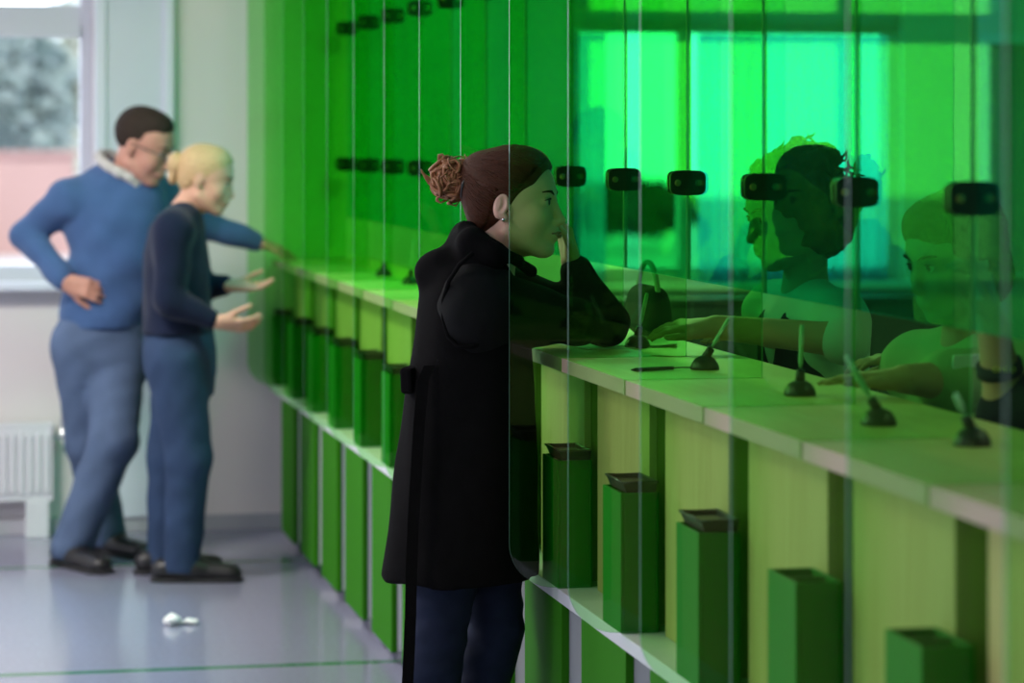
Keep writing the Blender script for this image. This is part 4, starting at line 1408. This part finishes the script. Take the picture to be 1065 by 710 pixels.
# ------------------------------------------------------------------ blonde woman with open palms
def blonde():
    D = 10.55
    sc_ = D / FPX
    root = empty('person', (P(188, 500, D).x, P(188, 500, D).y, 0))
    tag(root, 'blonde woman in a navy sweater and jeans holding her hands out, palms open', 'person')
    H = Frame(P(213, 186, D), -math.radians(16), math.radians(12), 0, 1.0)
    nb = P(192, 222, D + .01); chest = P(186, 260, D); waist = P(186, 320, D); hips = P(187, 360, D)
    shR, shL = P(180, 240, D - .16), P(192, 238, D + .16)
    elR, elL = P(176, 312, D - .20), P(208, 300, D + .18)
    wrR, wrL = P(226, 335, D - .17), P(238, 297, D + .10)
    hipR, hipL = P(184, 375, D - .085), P(190, 375, D + .085)
    knR, knL = P(196, 475, D - .08), P(176, 475, D + .12)
    anR, anL = P(189, 570, D - .06), P(171, 570, D + .14)
    anR.z = 0.10; anL.z = 0.10
    lo, hi = bounds([H.o, hips, anR, anL, wrR, wrL, shR, shL], 0.19); lo[2] = 0
    F = Field(lo, hi, 0.006)
    limb(F, [hips, waist, chest, nb], [0.09, 0.08, 0.09, 0.05], 0.05)
    for sh, el, wr in ((shR, elR, wrR), (shL, elL, wrL)):
        limb(F, [mid(chest, nb, 0.6), sh, el, wr], [0.06, 0.045, 0.036, 0.026], 0.03)
    for hp, kn, an in ((hipR, knR, anR), (hipL, knL, anL)):
        limb(F, [hips, hp, kn, an], [0.07, 0.07, 0.05, 0.034], 0.03)
        F.add(cap(an, A(an) + A((0.09, 0, -0.06)), 0.03, 0.022), 0.02)
    F.add(cap(nb, H.p(-0.022, 0, -0.05), 0.052, 0.05), 0.03)
    sculpt_head(F, H)
    hand(F, wrR, A(RIGHT) * 1.0 + UP * -0.12, A(FWD) * 0.6 + UP * 0.7, -1, 0.35, 0.12, 1.05)
    hand(F, wrL, A(RIGHT) * 1.0 + UP * -0.05, A(FWD) * -0.25 + UP * 0.95, 1, 0.22, 0.12, 1.05)
    F.build('body', M['skin_b'], root, smooth_it=1)
    eyes(H, root)
    Hr = Field(H.o - 0.2, H.o + 0.2, 0.005)
    Hr.add(H.ell((-0.013, 0, 0.038), (0.100, 0.079, 0.090)), 0.02)
    Hr.add(H.ell((0.026, 0, 0.064), (0.068, 0.067, 0.060)), 0.02)
    Hr.add(H.ell((-0.05, 0, -0.01), (0.048, 0.056, 0.056)), 0.02)
    Hr.sub(H.ell((0.119, 0, -0.008), (0.074, 0.12, 0.092)), 0.008)
    Hr.sub(H.cap((0.07, -0.2, -0.035), (0.07, 0.2, -0.035), 0.064, 0.064), 0.008)
    Hr.sub(H.cap((0.0, -0.2, -0.115), (0.0, 0.2, -0.115), 0.08, 0.08), 0.008)
    for sg in (-1, 1): Hr.sub(H.ell((-0.004, sg * 0.088, -0.01), (0.022, 0.020, 0.036)), 0.005)
    Hr.wrinkle(0.0018, [(160, 60, 240, 0), (-90, 150, 200, 1)])
    hair = Hr.build('hair', M['hair_b'], root, smooth_it=1)
    q = P(187, 172, D)
    B = Field(q - Vector((.12, .12, .14)), q + Vector((.12, .12, .14)), 0.005)
    B.add(cap(P(195, 167, D), P(185, 170, D), 0.020, 0.032), 0.01)
    B.add(cap(P(184, 168, D), P(179, 187, D), 0.034, 0.016), 0.02)
    B.wrinkle(0.003, [(120, 60, 140, 0), (-90, 150, 100, 1)])
    B.build('ponytail', M['hair_b'], hair)
    def lv(py, l, r, dep):
        c = P((l + r) / 2, py, D); return (c.z, c.x, c.y, (r - l) / 2 * sc_, dep)
    S = Field(lo, hi, 0.0065)
    S.add(loft([lv(212, 178, 204, 0.06), lv(222, 166, 210, 0.12), lv(236, 156, 212, 0.18), lv(262, 150, 216, 0.18), lv(295, 149, 218, 0.17), lv(325, 149, 220, 0.17), lv(346, 148, 222, 0.18)], -TH), 0.02)
    for sh, el, wr in ((shR, elR, wrR), (shL, elL, wrL)):
        limb(S, [mid(nb, sh, 0.4), sh, el, mid(el, wr, 0.82)], [0.06, 0.070, 0.055, 0.040], 0.03)
    S.wrinkle(0.004, [(28, 18, 44, 0), (-32, 25, 38, 1), (18, 44, -30, 2)])
    S.build('sweater', M['sweater_b'], root)
    J = Field(*bounds([hips, hipR, hipL, knR, knL, (anR.x, anR.y, 0.06), (anL.x, anL.y, 0.06)], 0.19), 0.006)
    J.add(loft([lv(332, 152, 220, 0.14), lv(360, 148, 224, 0.165), lv(385, 150, 226, 0.165), lv(410, 158, 222, 0.13)], -TH), 0.03)
    limb(J, [hipR, knR, A(anR) - UP * 0.05], [0.112, 0.082, 0.066], 0.03)
    limb(J, [hipL, knL, A(anL) - UP * 0.05], [0.110, 0.080, 0.064], 0.03)
    J.a = np.maximum(J.a, (0.035 - (J.lo[2] + J.h * np.arange(J.n[2])))[None, None, :].astype(np.float32))
    J.wrinkle(0.003, [(40, 25, 30, 0), (-45, 30, 50, 1), (55, -40, 22, 2)])
    J.build('jeans', M['jean_b'], root)
    shoe(anR, (1, -0.2), 0.275, root, s=1.08); shoe(anL, (1, 0.0), 0.275, root, s=1.08)
blonde()

# ------------------------------------------------------------------ staff behind the glass
def staff(label, hp, hd, yaw, pitch, hs, top, top_m, sleeve_m, arms, hair, seat_z=0.66, vest=None, extra=None):
    o = P(hp[0], hp[1], hd)
    f = A((math.cos(yaw), math.sin(yaw), 0)); l = A((-math.sin(yaw), math.cos(yaw), 0))
    H = Frame(o, yaw, pitch, 0, hs)
    nb = A(o) - UP * 0.185 * hs - f * 0.035
    chest = nb - UP * 0.20 - f * 0.03; waist = chest - UP * 0.22 - f * 0.03; hips = waist - UP * 0.14 - f * 0.01
    root = empty('person', (hips[0], hips[1], 0))
    tag(root, label, 'person')
    shs = {-1: nb - UP * 0.055 - l * 0.175, 1: nb - UP * 0.055 + l * 0.175}
    kn = {s: hips + f * 0.26 + l * 0.09 * s - UP * 0.02 for s in (-1, 1)}
    an = {s: A((kn[s][0], kn[s][1], 0.10)) + f * 0.0 for s in (-1, 1)}
    for s in (-1, 1):        # standing: legs straight down
        kn[s] = A((hips[0], hips[1], 0.50)) + f * 0.03 + l * 0.09 * s
        an[s] = A((hips[0], hips[1], 0.10)) + l * 0.10 * s
    allp = [H.o, hips] + list(an.values()) + list(shs.values()) + [p for a in arms.values() for p in a[:2]]
    lo, hi = bounds(allp, 0.19); lo[2] = 0
    F = Field(lo, hi, 0.0065)
    limb(F, [hips, waist, chest, nb], [0.09, 0.085, 0.09, 0.05], 0.05)
    F.add(cap(nb, H.p(-0.022, 0, -0.05), 0.055, 0.052), 0.03)
    sculpt_head(F, H)
    for s in (-1, 1):
        el, wr, hdir, hn, cu = arms[s]
        limb(F, [mid(chest, nb, 0.6), shs[s], el, wr], [0.06, 0.05, 0.040, 0.028], 0.03)
        hand(F, wr, hdir, hn, -s, cu, 0.12, 1.0, 0.0 if cu < 0.25 else 0.6)
        limb(F, [hips, hips + l * 0.09 * s, kn[s], an[s]], [0.08, 0.075, 0.05, 0.036], 0.03)
        F.add(cap(an[s], an[s] + f * 0.11 - UP * 0.06, 0.032, 0.028), 0.02)
    F.build('body', M['skin_s'], root, smooth_it=1)
    eyes(H, root)
    S = Field(lo, hi, 0.0075)
    yaw2 = yaw
    def lv(p, rx, ry): return (p[2], p[0], p[1], rx, ry)
    S.add(loft([lv(hips - UP * 0.06, 0.125, 0.18), lv(waist, 0.115, 0.16), lv(chest, 0.125, 0.185), lv(nb - UP * 0.05, 0.095, 0.18), lv(nb - UP * 0.01, 0.07, 0.10), lv(nb + UP * 0.02, 0.05, 0.06)], yaw), 0.02)
    for s in (-1, 1):
        el, wr = arms[s][:2]
        limb(S, [mid(nb, shs[s], 0.4), shs[s], el] + ([mid(el, wr, top)] if top > 0 else []), [0.06, 0.075, 0.058, 0.045], 0.03)
    S.wrinkle(0.004, [(28, 18, 44, 0), (-32, 25, 38, 1), (18, 44, -30, 2)])
    S.build('shirt', sleeve_m, root)
    if vest:
        Vv = Field(lo, hi, 0.0075)
        Vv.add(loft([lv(hips - UP * 0.08, 0.135, 0.19), lv(waist, 0.125, 0.17), lv(chest, 0.137, 0.18), lv(nb - UP * 0.06, 0.105, 0.155), lv(nb - UP * 0.015, 0.08, 0.10)], yaw), 0.02)
        for s in (-1, 1): Vv.sub(cap(shs[s] + l * 0.06 * s, shs[s] - UP * 0.12 + l * 0.07 * s, 0.075, 0.07), 0.01)
        Vv.sub(cap(nb + f * 0.10, chest + f * 0.16, 0.06, 0.03), 0.01)
        Vv.build('vest', vest, root)
    J = Field(lo, hi, 0.008)
    J.add(ell(hips - UP * 0.03, (0.125, 0.165, 0.13), np.array(Matrix.Rotation(yaw, 3, 'Z'))), 0.03)
    for s in (-1, 1): limb(J, [hips + l * 0.085 * s, kn[s], an[s]], [0.10, 0.075, 0.062], 0.03)
    J.build('trousers', M['vest'], root)
    for s in (-1, 1): shoe(an[s], f, 0.26, root)
    hair(H, root)
    if extra: extra(H, root, f, l, nb, chest)
    return root

def curly(H, root):
    r3 = np.random.default_rng(5)
    Hr = Field(H.o - 0.24, H.o + 0.24, 0.006)
    Hr.add(H.ell((-0.02, 0, 0.045), (0.108, 0.098, 0.098)), 0.02)
    Hr.add(H.ell((-0.055, 0, -0.02), (0.085, 0.105, 0.10)), 0.02)
    for i in range(70):
        d = r3.normal(size=3); d /= np.linalg.norm(d)
        if d[0] > 0.55 and d[2] < 0.45: continue
        p = A((-0.03, 0, 0.025)) + d * A((0.108, 0.108, 0.105))
        if p[0] > 0.045 and p[2] < 0.06: continue
        Hr.add(H.ell(tuple(p), tuple(0.018 + 0.016 * r3.random(3))), 0.008)
    Hr.sub(H.ell((0.110, 0, -0.015), (0.066, 0.075, 0.085)), 0.01)
    Hr.wrinkle(0.004, [(150, 90, 170, 0), (-120, 160, 130, 1)])
    h = Hr.build('curly_hair', M['hair_s'], root, smooth_it=0)
    m = MB()
    for i in range(40):
        d = r3.normal(size=3); d /= np.linalg.norm(d)
        if d[0] > 0.4: d[0] *= -1
        p = A((-0.03, 0, 0.03)) + d * A((0.115, 0.112, 0.11))
        t = np.cross(d, r3.normal(size=3)); t /= np.linalg.norm(t)
        m.tube([H.p(*(p + d * 0.03 * u + t * 0.012 * math.sin(5 * u))) for u in np.linspace(-0.5, 1, 7)], [0.003] * 6 + [0.001], 5)
    m.build('loose_curls', M['hair_s'], h, recalc=False)

def short_bob(H, root):
    Hr = Field(H.o - 0.2, H.o + 0.2, 0.006)
    Hr.add(H.ell((-0.018, 0, 0.04), (0.106, 0.088, 0.096)), 0.02)
    Hr.add(H.ell((-0.05, 0, -0.045), (0.062, 0.082, 0.075)), 0.03)
    Hr.add(H.ell((0.038, 0, 0.074), (0.064, 0.067, 0.054)), 0.02)
    Hr.sub(H.ell((0.119, 0, -0.02), (0.066, 0.085, 0.088)), 0.008)
    Hr.wrinkle(0.002, [(120, 60, 200, 0), (-90, 150, 160, 1)])
    Hr.build('hair', M['hair_s'], root)

# clerk serving the woman in the coat: bare forearm reaching to the paper
wA, eA = A(P(745, 340, 6.58)), A(P(880, 354, 6.50))
wA2, eA2 = A(P(800, 350, 6.95)), A(P(880, 358, 6.98))
staff('curly haired clerk in dark vest behind the glass, bare forearm reaching to the paper', (824, 219), 7.0, math.radians(188), math.radians(12), 1.10, 0.0, M['blouse'], M['blouse'],
      {1: (eA, wA, A(RIGHT) * -1 + UP * 0.02, A((0, 0, -1)) + A(FWD) * 0.25, 0.22), -1: (eA2, wA2, A(RIGHT) * -1, A((0, 0, -1)), 0.1)}, curly, vest=M['vest'])

def badge(H, root, f, l, nb, chest):
    from mathutils.bvhtree import BVHTree
    sh = [o for o in root.children if o.name.startswith('shirt')][0]
    so = origin_of(sh)
    bv = BVHTree.FromPolygons([v.co + so for v in sh.data.vertices], [tuple(p.vertices) for p in sh.data.polygons])
    eye = Vector((0, 0, EYE)); dr_ = (P(1003, 377, 5.0) - eye).normalized()
    hit, nrm = bv.ray_cast(eye, dr_)[:2]
    if hit is None: return
    c = hit + nrm * 0.004; f = nrm
    m = MB(); m.box(-0.003, 0.003, -0.032, 0.032, -0.014, 0.014, 0.002)
    bmesh.ops.transform(m.bm, matrix=Matrix.Translation(Vector(c)) @ Matrix.Rotation(math.atan2(f[1], f[0]), 4, 'Z') @ Matrix.Rotation(0.15, 4, 'Y'), verts=m.bm.verts)
    m.build('name_badge', M['badge'], root)
staff('clerk with smooth dark hair and light green shirt behind the second glass pane', (994, 266), 5.8, math.radians(196), math.radians(14), 1.0, 0.2, M['shirt_s'], M['shirt_s'],
      {1: (A(P(985, 396, 5.55)), A(P(940, 394, 5.45)), A(RIGHT) * -1 + UP * 0.03, A((0, 0, -1)), 0.1), -1: (A(P(1005, 380, 6.0)), A(P(955, 374, 6.0)), A(RIGHT) * -1, A((0, 0, -1)), 0.3)}, short_bob, extra=badge)

# clerk mostly outside the picture: the raised forearm with a lettered wristband
wC, eC = A(P(1032, 338, 5.05)), A(P(1048, 430, 5.1))
def wristband(H, root, f, l, nb, chest):
    d = (wC - eC) / np.linalg.norm(wC - eC)
    c = mid(eC, wC, 0.52)
    m = MB(); m.lathe(c - d * 0.012, [(0.034, 0), (0.042, 0.002), (0.042, 0.022), (0.034, 0.024)], 20, d)
    wb = m.build('wristband', M['bag'], root)
    cu = bpy.data.curves.new('lettering', 'FONT')
    cu.body = 'OHKO'; cu.size = 0.0135; cu.extrude = 0.001; cu.align_x = 'CENTER'; cu.align_y = 'CENTER'
    tmp = bpy.data.objects.new('lettering_outline', cu); COL.objects.link(tmp)
    bpy.context.view_layer.update()
    me = bpy.data.meshes.new_from_object(tmp.evaluated_get(bpy.context.evaluated_depsgraph_get()))
    bpy.data.objects.remove(tmp); bpy.data.curves.remove(cu)
    me.materials.clear(); me.materials.append(M['yellow'])
    t = bpy.data.objects.new('lettering', me); COL.objects.link(t); t.parent = wb
    t.location = Vector(c - A(FWD) * 0.0445 + A(RIGHT) * 0.0) - origin_of(wb)
    t.rotation_euler = (math.pi / 2, 0, -TH)
staff('clerk at the edge of the picture with raised bare forearm and lettered wristband', (1170, 230), 5.0, math.radians(190), math.radians(10), 1.05, 0.0, M['vest'], M['vest'],
      {1: (eC, wC, (wC - eC), A(RIGHT) * -1 + A(FWD) * 0.3, 0.6), -1: (A(P(1165, 398, 5.3)), A(P(1130, 385, 5.3)), A(RIGHT) * -1, A((0, 0, -1)), 0.1)}, short_bob, extra=wristband)

# ================================================================== light
w = bpy.data.worlds.new('sky'); sc.world = w; w.use_nodes = True
nt = w.node_tree
for n_ in list(nt.nodes): nt.nodes.remove(n_)
out = nt.nodes.new('ShaderNodeOutputWorld')
bg = nt.nodes.new('ShaderNodeBackground')
tc = nt.nodes.new('ShaderNodeTexCoord')
sp = nt.nodes.new('ShaderNodeSeparateXYZ')
nt.links.new(tc.outputs['Generated'], sp.inputs[0])
ra = nt.nodes.new('ShaderNodeMapRange')
ra.inputs[1].default_value = 0.25; ra.inputs[2].default_value = 0.9
ra.inputs[3].default_value = 0.06; ra.inputs[4].default_value = 4.5
nt.links.new(sp.outputs['Y'], ra.inputs[0])
rb = nt.nodes.new('ShaderNodeMapRange')
rb.inputs[1].default_value = 0.1; rb.inputs[2].default_value = -0.8
rb.inputs[3].default_value = 0.0; rb.inputs[4].default_value = 0.85
nt.links.new(sp.outputs['X'], rb.inputs[0])
rp = nt.nodes.new('ShaderNodeMath'); rp.operation = 'ADD'
nt.links.new(ra.outputs[0], rp.inputs[0]); nt.links.new(rb.outputs[0], rp.inputs[1])
bg.inputs[0].default_value = (0.86, 0.94, 1.12, 1)
nt.links.new(rp.outputs[0], bg.inputs[1])
nt.links.new(bg.outputs[0], out.inputs[0])

def fill_lamp(x, y, watts, label):  # lamps added out of view to brighten hall and people
    root = empty('fill_lamp', (x, y, ZC)); tag(root, label, 'lamp', 'added fill lamps')
    MB().box(x - 0.31, x + 0.31, y - 0.31, y + 0.31, ZC - 0.05, ZC, 0.006).build('housing', M['frame'], root)
    ld = bpy.data.lights.new('lamp_light', 'AREA'); ld.energy = watts; ld.size = 0.56; ld.color = (1, 0.95, 0.88)
    lo_ = bpy.data.objects.new('lamp_light', ld); COL.objects.link(lo_); lo_.parent = root; lo_.location = (0, 0, -0.06)
sd = bpy.data.lights.new('sun', 'SUN'); sd.energy = 3.0; sd.angle = 0.01; sd.color = (1, 0.97, 0.92)
so = bpy.data.objects.new('sun', sd); COL.objects.link(so)
so.rotation_euler = Vector((-0.35, 0.55, -0.75)).to_track_quat('-Z', 'Y').to_euler(); so.location = (20, -20, 40)
FILL_LAMPS = [(-1.2, 5.6, 26), (-0.6, 9.2, 95), (-2.6, 8.6, 95), (3.2, 4.2, 8), (2.2, 9.4, 62)]
for i, (x, y, e_) in enumerate(FILL_LAMPS):
    fill_lamp(x, y, e_, 'added fill lamp, out of view, above the ' + ('customer' if x < 0 else 'staff') + ' side, ' + ('near end' if y < 6 else 'far end' if x > -1 else 'beside the outer wall'))

vs = sc.view_settings
sc.display_settings.display_device = 'sRGB'
vs.view_transform = 'Standard'; vs.look = 'None'; vs.exposure = 0.0; vs.gamma = 1.0
vs.use_curve_mapping = False
cy = sc.cycles
cy.transparent_max_bounces = 64
cy.max_bounces = 12; cy.diffuse_bounces = 4; cy.glossy_bounces = 6; cy.transmission_bounces = 8
cy.use_denoising = True
cy.sample_clamp_indirect = 6.0
